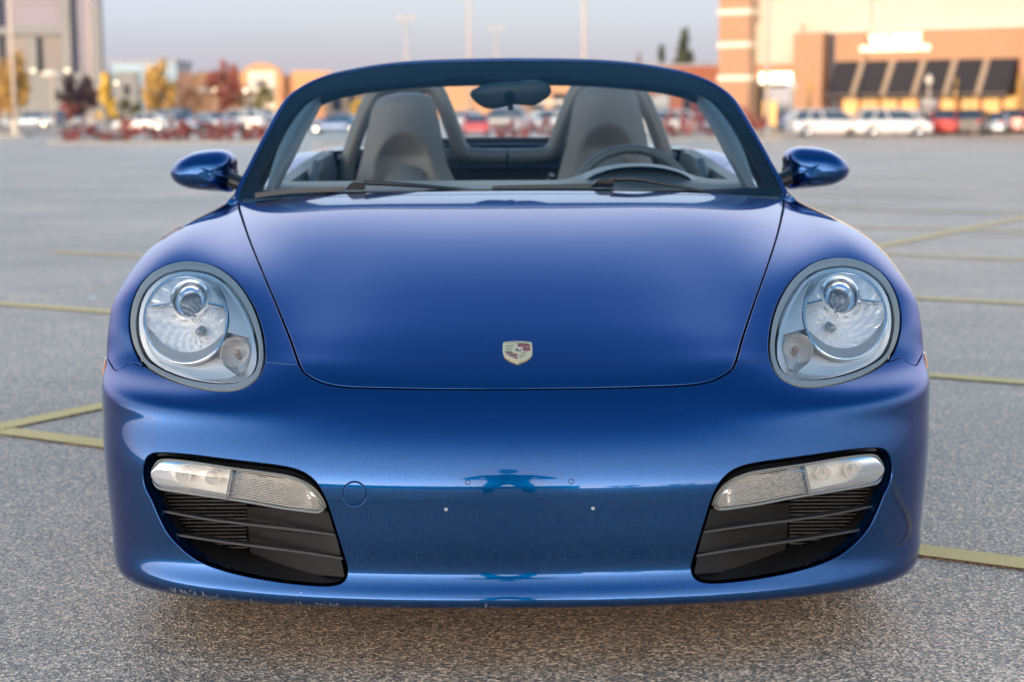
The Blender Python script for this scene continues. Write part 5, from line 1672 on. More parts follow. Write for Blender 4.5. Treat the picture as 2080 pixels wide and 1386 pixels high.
OUT_POLY = np.vstack([W_OUT, [(1260, 121), (1260, 430), (465, 430)]])
IN_POLY = np.vstack([catmull([(533, 384), (527, 372), (530, 355), (551, 304), (566, 277), (581, 250), (600, 224), (622, 203), (659, 189), (716, 177), (800, 169), (888, 161), (925, 156), (972, 155), (990, 158), (1044, 161)], 6), [(1260, 161), (1260, 389), (1044, 387), (700, 388)]])
def ws_metric(poly):
    d = sdf_poly(poly, WPX) * 1.35e-3
    return d.reshape(-1)
wp = Patch(WS.reshape(-1, 3), WN.reshape(-1, 3), grid_faces(*WS.shape[:2]), [], {'out': ws_metric(OUT_POLY), 'in': ws_metric(IN_POLY), 'z': WZ.reshape(-1)})
wind = empty('windshield', (0, 0, 0), 0, car)
gl = wp.clip(wp.A['out'] + 0.002)
gl.obj('glass_pane', M['windglass'], wind)
bd = wp.offset(-0.004).clip(wp.A['out'] + 0.001); bd = bd.clip(-bd.A['in'])
bd.obj('black_border', M['frit'], wind)
# painted frame tube round the pane, base to base
P, N = wsheet.at(W_OUT[::2])
left = P - N * 0.006
path = np.vstack([left, (left * (-1, 1, 1))[::-1][1:]])
path[0] += (-0.01, -0.03, -0.03); path[-1] += (0.01, -0.03, -0.03)
prof = [(0.0085 * math.cos(a), 0.011 * math.sin(a)) for a in np.linspace(0, 2 * math.pi, 12, endpoint=False)]
V, Fc = sweep(resample(path, 120), prof, up=(0, -0.6, 0.8))
mesh_obj('windshield_frame', V, Fc, M['paint'], car)
# thick dark structure behind the border: pillars and header seen through the glass edge
q = catmull([(492, 402), (515, 352), (540, 304), (565, 259), (590, 224), (615, 196), (659, 172), (716, 157), (800, 146), (900, 139), (1044, 136)], 5)
P, N = wsheet.at(q)
left = P - N * 0.034
path = resample(np.vstack([left, (left * (-1, 1, 1))[::-1][1:]]), 110)
V, Fc = sweep(path, [(0.022 * math.cos(a), 0.026 * math.sin(a)) for a in np.linspace(0, 2 * math.pi, 14, endpoint=False)], up=(0, -0.6, 0.8))
mesh_obj('header_rail', V, Fc, M['black'], car)
# grey inner trim of the two pillars
for s in (1, -1):
    outer = np.array([(538, 396), (551, 345), (566, 300), (590, 255), (620, 216), (648, 196)], float)
    inner = np.array([(562, 396), (580, 356), (600, 318), (625, 266), (650, 222), (664, 190)], float)
    a, b = resample(catmull(outer, 5), 22), resample(catmull(inner, 5), 22)
    Pa, Na = wsheet.at(a); Pb, Nb = wsheet.at(b)
    rows = []
    for t in np.linspace(0, 1, 7):
        dep = 0.03 + 0.10 * t
        mid = np.array([unproj(px, py, ws) for (px, py), ws in zip(a * (1 - t) + b * t, (Pa * (1 - t) + Pb * t)[:, 1] + dep - 0.02 * math.sin(t * math.pi))])
        rows.append(mid)
    V = np.array(rows).reshape(-1, 3)
    side_obj('pillar_trim', V, grid_faces(7, 22), M['trim'], car, s, sharp=None)
# interior mirror seen from behind
q = [(690 + x / 2.971, y / 2.971) for x, y in [(785, 572), (800, 545), (860, 515), (960, 497), (1040, 491), (1150, 486), (1230, 491), (1268, 518), (1280, 553), (1255, 592), (1205, 622), (1150, 638), (1060, 633), (1000, 645), (905, 658), (850, 640), (808, 606)]]
q = resample(catmull(q, 5, True), 48, True)
cq = q.mean(0)
YM = 1.99
rows = []
for sc, dy in ((0.995, 0.02), (1.0, 0.010), (0.985, 0.002), (0.93, -0.004), (0.7, -0.010), (0.3, -0.013), (0.02, -0.0135)):
    rows.append([unproj(*(cq + (p - cq) * sc), YM) + (0, dy, 0) for p in q])
V = np.array(rows).reshape(-1, 3); n = 48
Fc = [(k * n + a, k * n + (a + 1) % n, (k + 1) * n + (a + 1) % n, (k + 1) * n + a) for k in range(len(rows) - 1) for a in range(n)]
rv = mesh_obj('interior_mirror', V, Fc, M['mirrorback'], car)
gv = np.array([unproj(*(cq + (p - cq) * 0.96), YM) + (0, 0.0205, 0) for p in q])
mesh_obj('mirror_glass', gv, [tuple(range(n))], M['mirror'], rv)
P0, P1 = unproj(1038, 150, 2.15), unproj(1035, 200, YM - 0.02)
tube_obj('mirror_stem', catmull([P0, (P0 + P1) / 2 + (0, -0.02, 0), P1], 6), 0.020, M['black'], rv, scale=np.linspace(1.3, 0.8, 13))
p = unproj(1037, 219, YM)
box_obj('dimming_lever', p[0] - .009, p[0] + .009, p[1] - .004, p[1] + .006, p[2] - .008, p[2] + .008, M['black'], rv, 0.002)

# ------------------------------------------------------------------ cowl, wipers, dashboard
rows = []
for x in np.linspace(-0.735, 0.735, 61):
    za = float(np.interp(abs(x), [0, .2, .4, .57, .692, .735], [.862, .861, .857, .848, .838, .836])) - 0.006
    ya = float(np.interp(abs(x), [0, .2, .4, .57, .692, .735], [1.372, 1.377, 1.392, 1.412, 1.43, 1.44]))
    zb = za + 0.012
    rows.append([(x, ya, za - 0.03), (x, ya + 0.006, za - 0.004), (x, ya + 0.03, za + 0.002), (x, ya + 0.075, zb), (x, ya + 0.11, zb - 0.004)])
V = np.array(rows).reshape(-1, 3)
mesh_obj('cowl_panel', V, grid_faces(61, 5), M['black'], car)
def wiper(pts_blade, pts_arm, boxp, ys):
    w = empty('wiper', (0, 0, 0), 0, car)
    B = np.array([unproj(px, py, ws) for (px, py), ws in zip(pts_blade, np.linspace(ys[0], ys[1], len(pts_blade)))])
    V, Fc = sweep(resample(catmull(B, 6), 30), [(-0.006, -0.007), (0.006, -0.007), (0.004, 0.006), (-0.004, 0.006)])
    mesh_obj('wiper_blade', V, Fc, M['wiper'], w, smooth=False)
    A_ = np.array([unproj(px, py, ys[2]) for px, py in pts_arm])
    tube_obj('wiper_arm', resample(catmull(A_, 6), 30), 0.006, M['wiper'], w, n=8, scale=np.linspace(1.2, 0.6, 30))
    (x0, y0), (x1, y1) = boxp
    a, b = unproj(x0, y1, ys[2]), unproj(x1, y0, ys[2])
    bm = bmesh.new()
    vs = box_bm(bm, a[0], b[0], a[1] - 0.012, a[1] + 0.02, a[2], b[2])
    for k in (4, 7): vs[k].co.x += 0.35 * (b[0] - a[0])
    bmesh.ops.bevel(bm, geom=bm.edges[:], offset=0.003, segments=2, affect='EDGES')
    bm_obj('wiper_cap', bm, M['blackgloss'], w, smooth=True, sharp=40)
wiper([(518, 397), (560, 391), (620, 386), (700, 383.5)], [(738, 371), (800, 374), (880, 380), (985, 389)], ((700, 370), (742, 386)), (1.45, 1.47, 1.46))
wiper([(1000, 382), (1060, 380), (1130, 379), (1205, 377)], [(1240, 364), (1290, 364), (1350, 374), (1425, 388)], ((1198, 364), (1246, 381)), (1.455, 1.46, 1.46))
# dashboard top with instrument hood
rows = []
for x in np.linspace(-0.70, 0.70, 49):
    k = abs(x) / 0.70
    hump = 0.040 * math.exp(-((x - 0.375) / 0.16) ** 4)
    rows.append([(x, 1.52 + 0.13 * k * k, 0.845 - .02 * k), (x, 1.68 + 0.05 * k, 0.862 + hump * 0.3), (x, 1.86, 0.872 + hump), (x, 1.95, 0.868 + hump * 1.15), (x, 1.985, 0.84 + hump), (x, 1.985, 0.70), (x, 1.95, 0.45)])
V = np.array(rows).reshape(-1, 3)
mesh_obj('dashboard', V, grid_faces(49, 7), M['dash'], car)
V = []
nA = 40
for k in range(nA):
    t = math.pi * k / (nA - 1)
    cx_, cz_ = 0.372 - 0.175 * math.cos(t), 0.853 + 0.066 * math.sin(t)
    for (r, y) in ((1.0, 1.90), (1.02, 1.86), (1.02, 1.80), (0.94, 1.76)):
        V.append((0.372 + (cx_ - 0.372) * r, y, 0.85 + (cz_ - 0.85) * r))
mesh_obj('instrument_hood', np.array(V), grid_faces(nA, 4), M['trim'], car)
# steering wheel: rim, hub, spokes
sw = empty('steering_wheel', (0, 0, 0), 0, car)
C = unproj(1285, 396, 2.13)
tl = math.radians(24)
ux, uz = np.array([1, 0, 0]), np.array([0, math.sin(tl), math.cos(tl)])
C = np.array([C[0], 2.13, 0.785])
aa = np.linspace(0, 2 * math.pi, 72, endpoint=False)
rimp = C + 0.184 * (np.cos(aa)[:, None] * ux + np.sin(aa)[:, None] * uz)
V, Fc = sweep(rimp, circ(0.0155, 12), up=np.cross(ux, uz), closed=True)
mesh_obj('wheel_rim', V, Fc, M['wheelrim'], sw)
nrm = np.cross(ux, uz)
V, Fc = lathe([(0.0005, -0.035), (0.05, -0.03), (0.075, -0.01), (0.07, 0.03)], 28)
B3 = np.stack([ux, nrm, uz], 1)
mesh_obj('wheel_hub', V @ B3.T + C, Fc, M['dash'], sw)
for a in (0.15, math.pi - 0.15, -math.pi / 2):
    d = math.cos(a) * ux + math.sin(a) * uz
    tube_obj('wheel_spoke', np.array([C + d * 0.05, C + d * 0.12, C + d * 0.18]), 0.018, M['dash'], sw, ry=0.009, up=nrm)

# ------------------------------------------------------------------ seats
so = [(680 + x / 4.95, 140 + y / 4.95) for x, y in [(215, 1150), (250, 1000), (290, 850), (330, 620), (372, 410), (425, 315), (505, 262), (600, 240), (750, 232), (880, 240), (955, 272), (1003, 340), (1032, 450), (1062, 600), (1092, 750), (1132, 950), (1180, 1060), (1235, 1150)]]
so3 = np.array([unproj(px, py, 2.74) for px, py in so])
sx0 = -0.352
prof_l = so3[:8]; prof_r = so3[8:][::-1]
ztop = so3[:, 2].max()
def seat(x0, dz, label):
    st = empty('seat', (0, 0, 0), 0, car)
    zs = np.concatenate([np.linspace(0.36, 0.80, 10), np.linspace(0.83, ztop - 0.001, 26)])
    O = catmull(so3, 8)
    im = O[:, 2].argmax()
    L_, R_ = O[:im + 1], O[im:][::-1]
    Ls = np.interp(zs, L_[:, 2], L_[:, 0], left=None); Rs = np.interp(zs, R_[:, 2], R_[:, 0])
    low = zs < L_[0, 2]
    Ls[low] = L_[0, 0] - 0.04 * (1 - np.exp(-(L_[0, 2] - zs[low]) / 0.1)); Rs[low] = R_[0, 0] + 0.04 * (1 - np.exp(-(R_[0, 2] - zs[low]) / 0.1))
    nz, nx = len(zs), 25
    G = np.zeros((nx, nz, 3)); Bk = np.zeros((nx, nz, 3))
    for j, z in enumerate(zs):
        mid = 0.5 * (Ls[j] + Rs[j]); hw = max(0.5 * (Rs[j] - Ls[j]), 0.004)
        yb = 2.60 + (z - 0.5) * 0.24
        for i, a in enumerate(np.linspace(-1, 1, nx)):
            bul = 0.060 * (1 - abs(a) ** 2.6) * min(1.0, hw / 0.10)
            zz = (z - 0.97) / 0.07
            side = max(0.0, 1 - (a / (0.62 if z < 0.9 else 0.62 * max(0.05, 1 - ((z - 0.9) / 0.10) ** 2) ** 0.5)) ** 2) if z < 0.995 else 0.0
            scoop = 0.055 * side ** 0.8 * min(1.0, max(0.0, (1.0 - z) / 0.08))
            edge = abs(a) ** 6
            G[i, j] = (mid + hw * a, yb - bul + scoop, z)
            Bk[i, j] = (mid + hw * a, yb + 0.012 + 0.085 * (1 - abs(a) ** 4) * min(1.0, hw / 0.06), z)
    V = np.vstack([G.reshape(-1, 3), Bk.reshape(-1, 3)])
    V[:, 0] += x0 - sx0; V[:, 2] += dz
    n0 = nx * nz
    Fc = grid_faces(nx, nz) + [tuple(n0 + i for i in reversed(f)) for f in grid_faces(nx, nz)]
    for j in range(nz - 1):
        Fc.append((j + 1, j, n0 + j, n0 + j + 1)); e = (nx - 1) * nz
        Fc.append((e + j, e + j + 1, n0 + e + j + 1, n0 + e + j))
    for i in range(nx - 1):
        t = nz - 1
        Fc.append((i * nz + t, (i + 1) * nz + t, n0 + (i + 1) * nz + t, n0 + i * nz + t))
    o = mesh_obj('backrest', V, Fc, M['seat'], st)
    mod = o.modifiers.new('smooth', 'SUBSURF'); mod.levels = 1; mod.render_levels = 1
    bm = bmesh.new()
    box_bm(bm, x0 - 0.24, x0 + 0.24, 2.08, 2.62, 0.30, 0.46)
    bmesh.ops.bevel(bm, geom=bm.edges[:], offset=0.05, segments=4, affect='EDGES')
    bm_obj('cushion', bm, M['seat'], st, smooth=True, sharp=60)
    # lower back pad: the pale rounded top of the lumbar pad shows above the cowl
    V, Fc = lathe([(0.0005, -0.07), (0.06, -0.06), (0.10, -0.03), (0.12, 0.02)], 24)
    V = V * (1.0, 1.0, 1.6) + (x0, 2.64, 0.700 + dz)
    mesh_obj('lumbar_pad', V, Fc, M['seat'], st)
    return st
seat(-0.352, 0.0, '')
seat(0.348, 0.026, '')

# ------------------------------------------------------------------ roll hoops, bulkhead, cabin tub
def hoop(s):
    q = [(680 + x / 4.95, 140 + y / 4.95) for x, y in [(120, 1120), (130, 1000), (160, 850), (215, 680), (290, 480), (375, 300), (440, 215), (560, 175), (740, 168), (930, 172), (1020, 215), (1085, 340), (1150, 500), (1215, 680), (1262, 800), (1330, 862), (1460, 880), (1790, 885)]]
    P = np.array([unproj(px, py, 3.02) for px, py in q])
    P[0] = P[0] + (0, 0, -0.12)
    P[-1][0] = -0.004 
    V, Fc = sweep(resample(catmull(P, 6), 80), circ(0.029, 14), up=(0, 1, 0))
    side_obj('roll_hoop', V, Fc, M['hoop'], car, s, sharp=60)
hoop(1); hoop(-1)
bh = empty('rear_bulkhead', (0, 0, 0), 0, car)
bm = bmesh.new(); box_bm(bm, -0.66, 0.66, 3.06, 3.12, 0.35, 0.865)
bmesh.ops.bevel(bm, geom=bm.edges[:], offset=0.02, segments=3, affect='EDGES')
bm_obj('bulkhead_panel', bm, M['carpet'], bh, smooth=True, sharp=50)
bm = bmesh.new(); box_bm(bm, -0.62, 0.62, 3.04, 3.14, 0.880, 0.935)
bmesh.ops.bevel(bm, geom=bm.edges[:], offset=0.018, segments=3, affect='EDGES')
bm_obj('bulkhead_top', bm, M['dash'], bh, smooth=True, sharp=50)
for x in (-0.26, 0.15):
    tube_obj('coat_hook', catmull([(x, 3.05, .80), (x, 3.035, .83), (x + 0.008, 3.02, .842), (x + 0.02, 3.01, .835)], 5), 0.006, M['steel'], bh, n=8)
tube_obj('rear_window_edge', resample(np.array([(-0.36, 3.30, 0.958), (0, 3.31, 0.962), (0.36, 3.30, 0.958)]), 20), 0.010, M['black'], bh)
tub = bmesh.new(); box_bm(tub, -0.68, 0.68, 1.5, 3.1, 0.16, 0.24)
bm_obj('cabin_floor', tub, M['carpet'], car)
bm = bmesh.new(); box_bm(bm, -0.11, 0.11, 1.9, 3.05, 0.24, 0.55)
bmesh.ops.bevel(bm, geom=bm.edges[:], offset=0.03, segments=3, affect='EDGES')
bm_obj('centre_console', bm, M['dash'], car, smooth=True, sharp=50)

# ------------------------------------------------------------------ doors, rear quarters, tail
SEC = [  # y, then (x, z) from the sill to the inner edge of the belt line
 (1.462, [(.80, .15), (.872, .20), (.884, .34), (.882, .50), (.868, .69), (.825, .800), (.778, .828), (.735, .830)]),
 (1.75, [(.80, .15), (.866, .20), (.880, .34), (.884, .50), (.872, .70), (.826, .815), (.780, .842), (.735, .846)]),
 (2.15, [(.80, .15), (.864, .20), (.880, .34), (.888, .50), (.876, .71), (.826, .828), (.782, .852), (.735, .856)]),
 (2.55, [(.80, .15), (.868, .20), (.884, .34), (.892, .50), (.884, .72), (.836, .845), (.785, .872), (.725, .880)]),
 (2.90, [(.80, .15), (.875, .20), (.892, .34), (.900, .52), (.896, .74), (.850, .870), (.785, .905), (.690, .918)]),
 (3.287, [(.80, .15), (.878, .20), (.896, .34), (.903, .54), (.902, .75), (.855, .880), (.770, .918), (.640, .935)]),
 (3.70, [(.78, .17), (.862, .22), (.884, .36), (.892, .54), (.882, .74), (.825, .868), (.730, .915), (.590, .935)]),
 (4.05, [(.72, .20), (.800, .25), (.826, .38), (.836, .54), (.820, .72), (.760, .835), (.670, .885), (.540, .905)]),
 (4.25, [(.62, .22), (.690, .27), (.716, .40), (.726, .54), (.705, .70), (.650, .795), (.580, .835), (.480, .850)]),
 (4.33, [(.50, .26), (.560, .31), (.590, .42), (.600, .54), (.580, .66), (.530, .735), (.470, .765), (.400, .775)]),
]
sy = np.array([a for a, _ in SEC]); sxz = np.array([b for _, b in SEC])
Uq, Vq, Pq = [], [], []
uy = (sy - sy[0]) / (sy[-1] - sy[0]); vv = np.linspace(0, 1, 8)
for i in range(len(SEC)):
    for j in range(8):
        Uq.append(uy[i]); Vq.append(vv[j]); Pq.append((-sxz[i, j, 0], sy[i], sxz[i, j, 1]))
CS = fit_surface(np.array(Uq), np.array(Vq), np.array(Pq), 14, 9, 0.001, 0.004)
gu_, gv_ = np.linspace(0, 1, 150), np.linspace(0, 1, 60)
SB = eval_surface(CS, gu_, gv_)
NB = np.cross(np.gradient(SB, axis=1), np.gradient(SB, axis=0)); NB /= np.linalg.norm(NB, axis=2)[..., None] + 1e-12
if NB[40, 30, 0] > 0: NB = -NB
qf = [tuple(reversed(f)) for f in grid_faces(150, 60)]
fy, fz = SB[..., 1].reshape(-1), SB[..., 2].reshape(-1)
for s in (1, -1):
    V0 = SB.reshape(-1, 3) * (s, 1, 1); N0 = NB.reshape(-1, 3) * (s, 1, 1)
    pb = Patch(V0, N0, qf if s > 0 else [tuple(reversed(f)) for f in qf], [], {'y': fy, 'z': fz, 'arch': np.hypot(fy - 3.287, fz - 0.325) - 0.362})
    d = pb.clip(pb.A['y'] - 2.56); d = d.clip(1.500 - d.A['y']); d = d.clip(0.225 - d.A['z'])
    door = d.rim(0.003, 0.014).obj('door', M['paint'], car)
    sl = pb.clip(pb.A['y'] - 2.93); sl = sl.clip(sl.A['z'] - 0.217)
    sl.rim(0.003, 0.01).obj('sill', M['paint'], car)
    g1 = pb.clip(pb.A['y'] - 1.492); g1 = g1.clip(0.225 - g1.A['z'])
    g1.rim(0.002, 0.01).obj('fender_rear_edge', M['paint'], car)
    q = pb.clip(2.568 - pb.A['y']); q = q.clip(-q.A['arch']); q = q.clip(0.225 - q.A['z'])
    q.rim(0.003, 0.014).obj('rear_quarter', M['paint'], car)
    # inner door panel and its dark top roll, door pull
    rows = []
    for y in np.linspace(1.60, 2.98, 30):
        xo = float(np.interp(y, sy, sxz[:, 7, 0])); zo = float(np.interp(y, sy, sxz[:, 7, 1]))
        rows.append([(-xo, y, zo + 0.001), (-xo + 0.02, y, zo + 0.012), (-xo + 0.05, y, zo + 0.002), (-xo + 0.065, y, zo - 0.06), (-xo + 0.06, y, 0.5), (-xo + 0.03, y, 0.22)])
    side_obj('door_inner_panel', np.array(rows).reshape(-1, 3), grid_faces(30, 6), M['dash'], door, s)
    tube_obj('door_pull', np.array([(-s * 0.655, 2.42, .78), (-s * 0.645, 2.45, .85), (-s * 0.640, 2.50, .895), (-s * 0.645, 2.53, .86), (-s * 0.655, 2.55, .80)]), 0.020, M['dash'], door, n=10)
# rear deck and tail between the quarters
rows = []
for i, y in enumerate(np.linspace(3.12, 4.33, 30)):
    xo = float(np.interp(y, sy, sxz[:, 7, 0])); zo = float(np.interp(y, sy, sxz[:, 7, 1]))
    rows.append([(x, y, zo + 0.02 * (1 - (x / xo) ** 2)) for x in np.linspace(-xo, xo, 25)])
mesh_obj('rear_deck', np.array(rows).reshape(-1, 3), grid_faces(30, 25), M['paint'], car)
rows = []
for j in range(8):
    xo, zo = sxz[-1, j]
    rows.append([(x, 4.33 + 0.05 * (1 - (x / xo) ** 2), zo) for x in np.linspace(-xo, xo, 25)])
mesh_obj('rear_bumper', np.array(rows).reshape(-1, 3), grid_faces(8, 25), M['paint'], car)
bm = bmesh.new(); box_bm(bm, -0.62, 0.62, 0.30, 4.1, 0.135, 0.16)
box_bm(bm, -0.60, 0.60, 0.30, 1.35, 0.165, 0.50)
bm_obj('underbody', bm, M['black'], car)  # closed boxes put in under the body to block light
rows = []
for x in np.linspace(-0.80, 0.80, 33):
    y_ = 0.09 + 0.40 * (1 - (1 - (abs(x) / 0.84) ** 2.3) ** (1 / 2.3))
    rows.append([(x, y_, 0.121), (x, (y_ + 0.62) / 2, 0.128), (x, 0.62, 0.134)])
mesh_obj('shade_tray', np.array(rows).reshape(-1, 3), grid_faces(33, 3), M['black'], car)  # tray added to deepen the shade on the ground below the nose

# ------------------------------------------------------------------ wheels
def wheel(x, y, R, wd, sgn):
    w = empty('wheel', (x, y, R), 0, car)
    h = wd / 2
    V, Fc = lathe([(R * .73, -h * .9), (R * .80, -h), (R * .95, -h * .97), (R * .99, -h * .8), (R, -h * .5), (R, h * .5), (R * .99, h * .8), (R * .95, h * .97), (R * .80, h), (R * .73, h * .9)], 48, 'x')
    mesh_obj('tyre', V, Fc, M['tyre'], w)
    r = empty('rim', (0, 0, 0), 0, w)
    V, Fc = lathe([(R * .74, -h * .92), (R * .70, -h * .85), (R * .68, 0), (R * .70, h * .85), (R * .74, h * .92)], 48, 'x')
    b1 = (V, Fc)
    parts = [b1]
    for k in range(5):
        a = 2 * math.pi * k / 5
        d = np.array([0, math.cos(a), math.sin(a)]); t = np.array([0, -math.sin(a), math.cos(a)])
        xx = sgn * h * 0.8
        p = []
        for rr, ww in ((0.04, 0.03), (R * .4, 0.022), (R * .70, 0.032)):
            c = d * rr
            p += [c + t * ww + (xx, 0, 0), c - t * ww + (xx, 0, 0), c - t * ww + (xx - sgn * 0.025, 0, 0), c + t * ww + (xx - sgn * 0.025, 0, 0)]
        f = []
        for q in range(2):
            for e in range(4): f.append((q * 4 + e, q * 4 + (e + 1) % 4, q * 4 + 4 + (e + 1) % 4, q * 4 + 4 + e))
        parts.append((np.array(p), f))
    Vh, Fh = lathe([(0.0005, sgn * h * .86), (0.035, sgn * h * .84), (0.05, sgn * h * .7)], 20, 'x')
    parts.append((Vh, Fh))
    bpy.data.objects.remove(r)
    V, Fc = merge(parts)
    o = mesh_obj('rim', V, Fc, M['alloy'], w); o.data.set_sharp_from_angle(angle=0.6)
for sg in (-1, 1):
    wheel(sg * 0.735, 0.872, 0.317, 0.225, sg)
    wheel(sg * 0.755, 3.287, 0.325, 0.255, sg)
    # wheel arch liner
    aa = np.linspace(-0.15, math.pi + 0.15, 28)
    rows = [[(sg * xx, 0.872 + 0.36 * math.cos(a), 0.315 + 0.36 * math.sin(a)) for xx in (0.50, 0.83)] for a in aa]
    mesh_obj('arch_liner', np.array(rows).reshape(-1, 3), grid_faces(28, 2), M['black'], car)

# ------------------------------------------------------------------ door mirrors
mq = [(x / 2.971, y / 2.971) for x, y in [(1034, 1045), (1048, 1003), (1100, 952), (1180, 916), (1280, 902), (1355, 907), (1405, 935), (1428, 975), (1424, 1010), (1432, 1050), (1420, 1110), (1398, 1158), (1330, 1158), (1240, 1152), (1150, 1138), (1090, 1115), (1052, 1085)]]
mq = resample(catmull(mq, 6, True), 64, True)
mc = np.array([(1230 / 2.971), (1045 / 2.971)])
for s in (1, -1):
    mr = empty('wing_mirror', (0, 0, 0), 0, car)
    rows = []
    YW = 1.74
    for k, t in enumerate(np.linspace(0, 1, 15)):
        sc = math.cos(t * math.pi / 2) ** 0.62 if t < 1 else 0.0
        sc = max(sc, 0.012)
        dep = 0.115 * math.sin(t * math.pi / 2)
        row = []
        for p in mq:
            qx = mc + (p - mc) * sc
            # scoop crease running from the middle to the stalk
            P3 = unproj(qx[0], qx[1], YW - dep)
            P3f = unproj(p[0], p[1], YW)
            row.append((unproj(*mc, YW) + (P3f - unproj(*mc, YW)) * sc) * (1, 0, 1) + np.array([0, YW - dep, 0]))
        rows.append(row)
    rows = [[np.array(p) + (0, 0.02, 0) for p in rows[0]]] + rows
    V = np.array(rows).reshape(-1, 3); n = 64
    Fc = [(k * n + a, (k + 1) * n + a, (k + 1) * n + (a + 1) % n, k * n + (a + 1) % n) for k in range(len(rows) - 1) for a in range(n)]
    # lower lip: the underside below the crease line steps back
    cz = unproj(*mc, YW)
    crease = lambda x: cz[2] - 0.028 + 0.0 * x
    front = V[:, 1] < YW - 0.003
    d = (cz[2] - 0.022 + (V[:, 0] - cz[0]) * -0.10) - V[:, 2]
    V[:, 1] += np.where(front & (d > 0), 0.030 * (1 - np.exp(-np.clip(d, 0, None) / 0.008)) * np.clip((V[:, 0] - cz[0] + 0.03) / 0.09, 0, 1), 0)
    o = side_obj('mirror_shell', V, Fc, M['paint'], mr, s, sharp=None)
    gv = np.array([unproj(*cz2, YW) for cz2 in (mc + (mq - mc) * 0.95)]) * (1, 1, 1) + np.array([0, 0.021, 0])
    side_obj('mirror_glass', gv, [tuple(range(n))], M['mirror'], mr, s, smooth=False)
    A_, B_ = unproj(462, 362, 1.70), unproj(503, 377, 1.68)
    V, Fc = sweep(catmull([A_ + (-0.035, 0.0, 0.004), A_, (A_ + B_) / 2 + (0, 0, -0.002), B_], 5), circ(0.022, 14, 0.034), up=(0, 1, 0))
    side_obj('mirror_stalk', V, Fc, M['black'], mr, s)
    def front_y(px, py):
        """depth of the shell's face where the photo row and column meet it"""
        d_ = np.linalg.norm((np.array([px, py]) - mc) / np.array([66, 42]))
        return YW - 0.112 * math.sqrt(max(0.0, 1 - min(d_, 0.98) ** 2)) 
    arm = [(397, 339), (415, 345), (435, 353), (455, 361), (464, 369), (460, 380)]
    V, Fc = sweep(resample(catmull([unproj(px, py, front_y(px, py) - 0.004) for px, py in arm], 5), 24), circ(0.0075, 8), up=(0, 1, 0), scale=np.clip(np.linspace(0.15, 1.3, 24), 0, 1))
    side_obj('mirror_arm', V, Fc, M['paint'], mr, s)
    lip_ = [(356, 366), (385, 374), (420, 377), (458, 380)]
    V, Fc = sweep(resample(catmull([unproj(px, py, front_y(px, py) - 0.006) for px, py in lip_], 5), 20), circ(0.006, 8), up=(0, 1, 0), scale=np.linspace(0.4, 1, 20))
    side_obj('mirror_lip', V, Fc, M['paint'], mr, s)

# ------------------------------------------------------------------ crest on the hood
em = empty('hood_emblem', (0, 0, 0), 0, car)
EC, EN = shell.at([(1052, 718)])
EC, EN = EC[0], EN[0]
EC[0] = 0.0
EN = EN / np.linalg.norm(EN)
ex = np.array([1, 0, 0.0]); ez = np.cross(ex, -EN) * -1; ez = ez - ex * (ez @ ex); ez /= np.linalg.norm(ez)
if ez[2] < 0: ez = -ez
EN = np.cross(ex, ez); EN = EN if EN[1] < 0 else -EN
p0, p1 = car_px(EC - ez * 0.01), car_px(EC + ez * 0.01)
KX = 61.0 / abs(car_px(EC + ex * 0.01)[0] - car_px(EC - ex * 0.01)[0]) * 0.02 / 905.0      # crop pixel -> metre across
KZ = 44.6 / abs(p1[1] - p0[1]) * 0.02 / 660.0
def E(x, y, h=0.0):
    """crop pixel of the crest (585..1490, 375..1035) -> point on the hood"""
    a, b = (x - 1038) * KX, (705 - y) * KZ
    bow = -0.10 * (b - 0.0) ** 2
    return EC + ex * a + ez * b + EN * (h + 0.0012) 
def eplate(name, pts, h0, h1, mat):
    n = len(pts)
    V = [E(x, y, h1) for x, y in pts] + [E(x, y, h0) for x, y in pts]
    mesh_obj(name, np.array(V), [tuple(range(n))] + [(k, n + k, n + (k + 1) % n, (k + 1) % n) for k in range(n)], mat, em, smooth=False)
shield = np.vstack([catmull([(600, 440), (630, 408), (760, 386), (1035, 376), (1300, 386), (1440, 408), (1478, 440)], 5), catmull([(1488, 640), (1475, 760), (1420, 850), (1300, 930), (1160, 985), (1038, 1032)], 5), catmull([(910, 985), (780, 930), (660, 850), (605, 760), (585, 640)], 5)])
eplate('emblem_rim', shield, -0.003, 0.0022, M['gold'])
ins = (shield - [1038, 690]) * [0.93, 0.92] + [1036, 686]
eplate('emblem_face', ins, 0.0022, 0.0026, M['gold'])
for pts, mt in (([(1045, 462), (1230, 464), (1415, 490), (1045, 492)], 'emblack'), ([(1045, 505), (1415, 496), (1415, 560), (1045, 562)], 'emred'), ([(1195, 580), (1420, 580), (1420, 616), (1195, 616)], 'emblack'), ([(1195, 630), (1420, 630), (1415, 682), (1195, 682)], 'emred'),
                ([(668, 704), (870, 704), (890, 738), (680, 738)], 'emblack'), ([(700, 762), (920, 758), (1030, 775), (1030, 798), (735, 798)], 'emred'), ([(770, 818), (1030, 818), (1030, 852), (830, 852)], 'emblack'), ([(870, 880), (1030, 880), (1030, 938)], 'emred')):
    eplate('emblem_stripe', pts, 0.0026, 0.0031, M[mt])
def antler(x0, y0, w):
    n = 5
    for k in range(n):
        a = x0 + w * k / n
        eplate('emblem_antler', [(a, y0 + 34 - k * 9), (a + w / n * 0.5, y0 + 8 - k * 6), (a + w / n * 0.95, y0 + 24 - k * 9), (a + w / n * .6, y0 + 30 - k * 8)], 0.0026, 0.0030, M['emblack'])
for x0, y0, w in ((672, 515, 265), (680, 580, 225), (685, 640, 195), (1150, 715, 190), (1080, 790, 215), (1080, 850, 150)):
    antler(x0, y0, w)
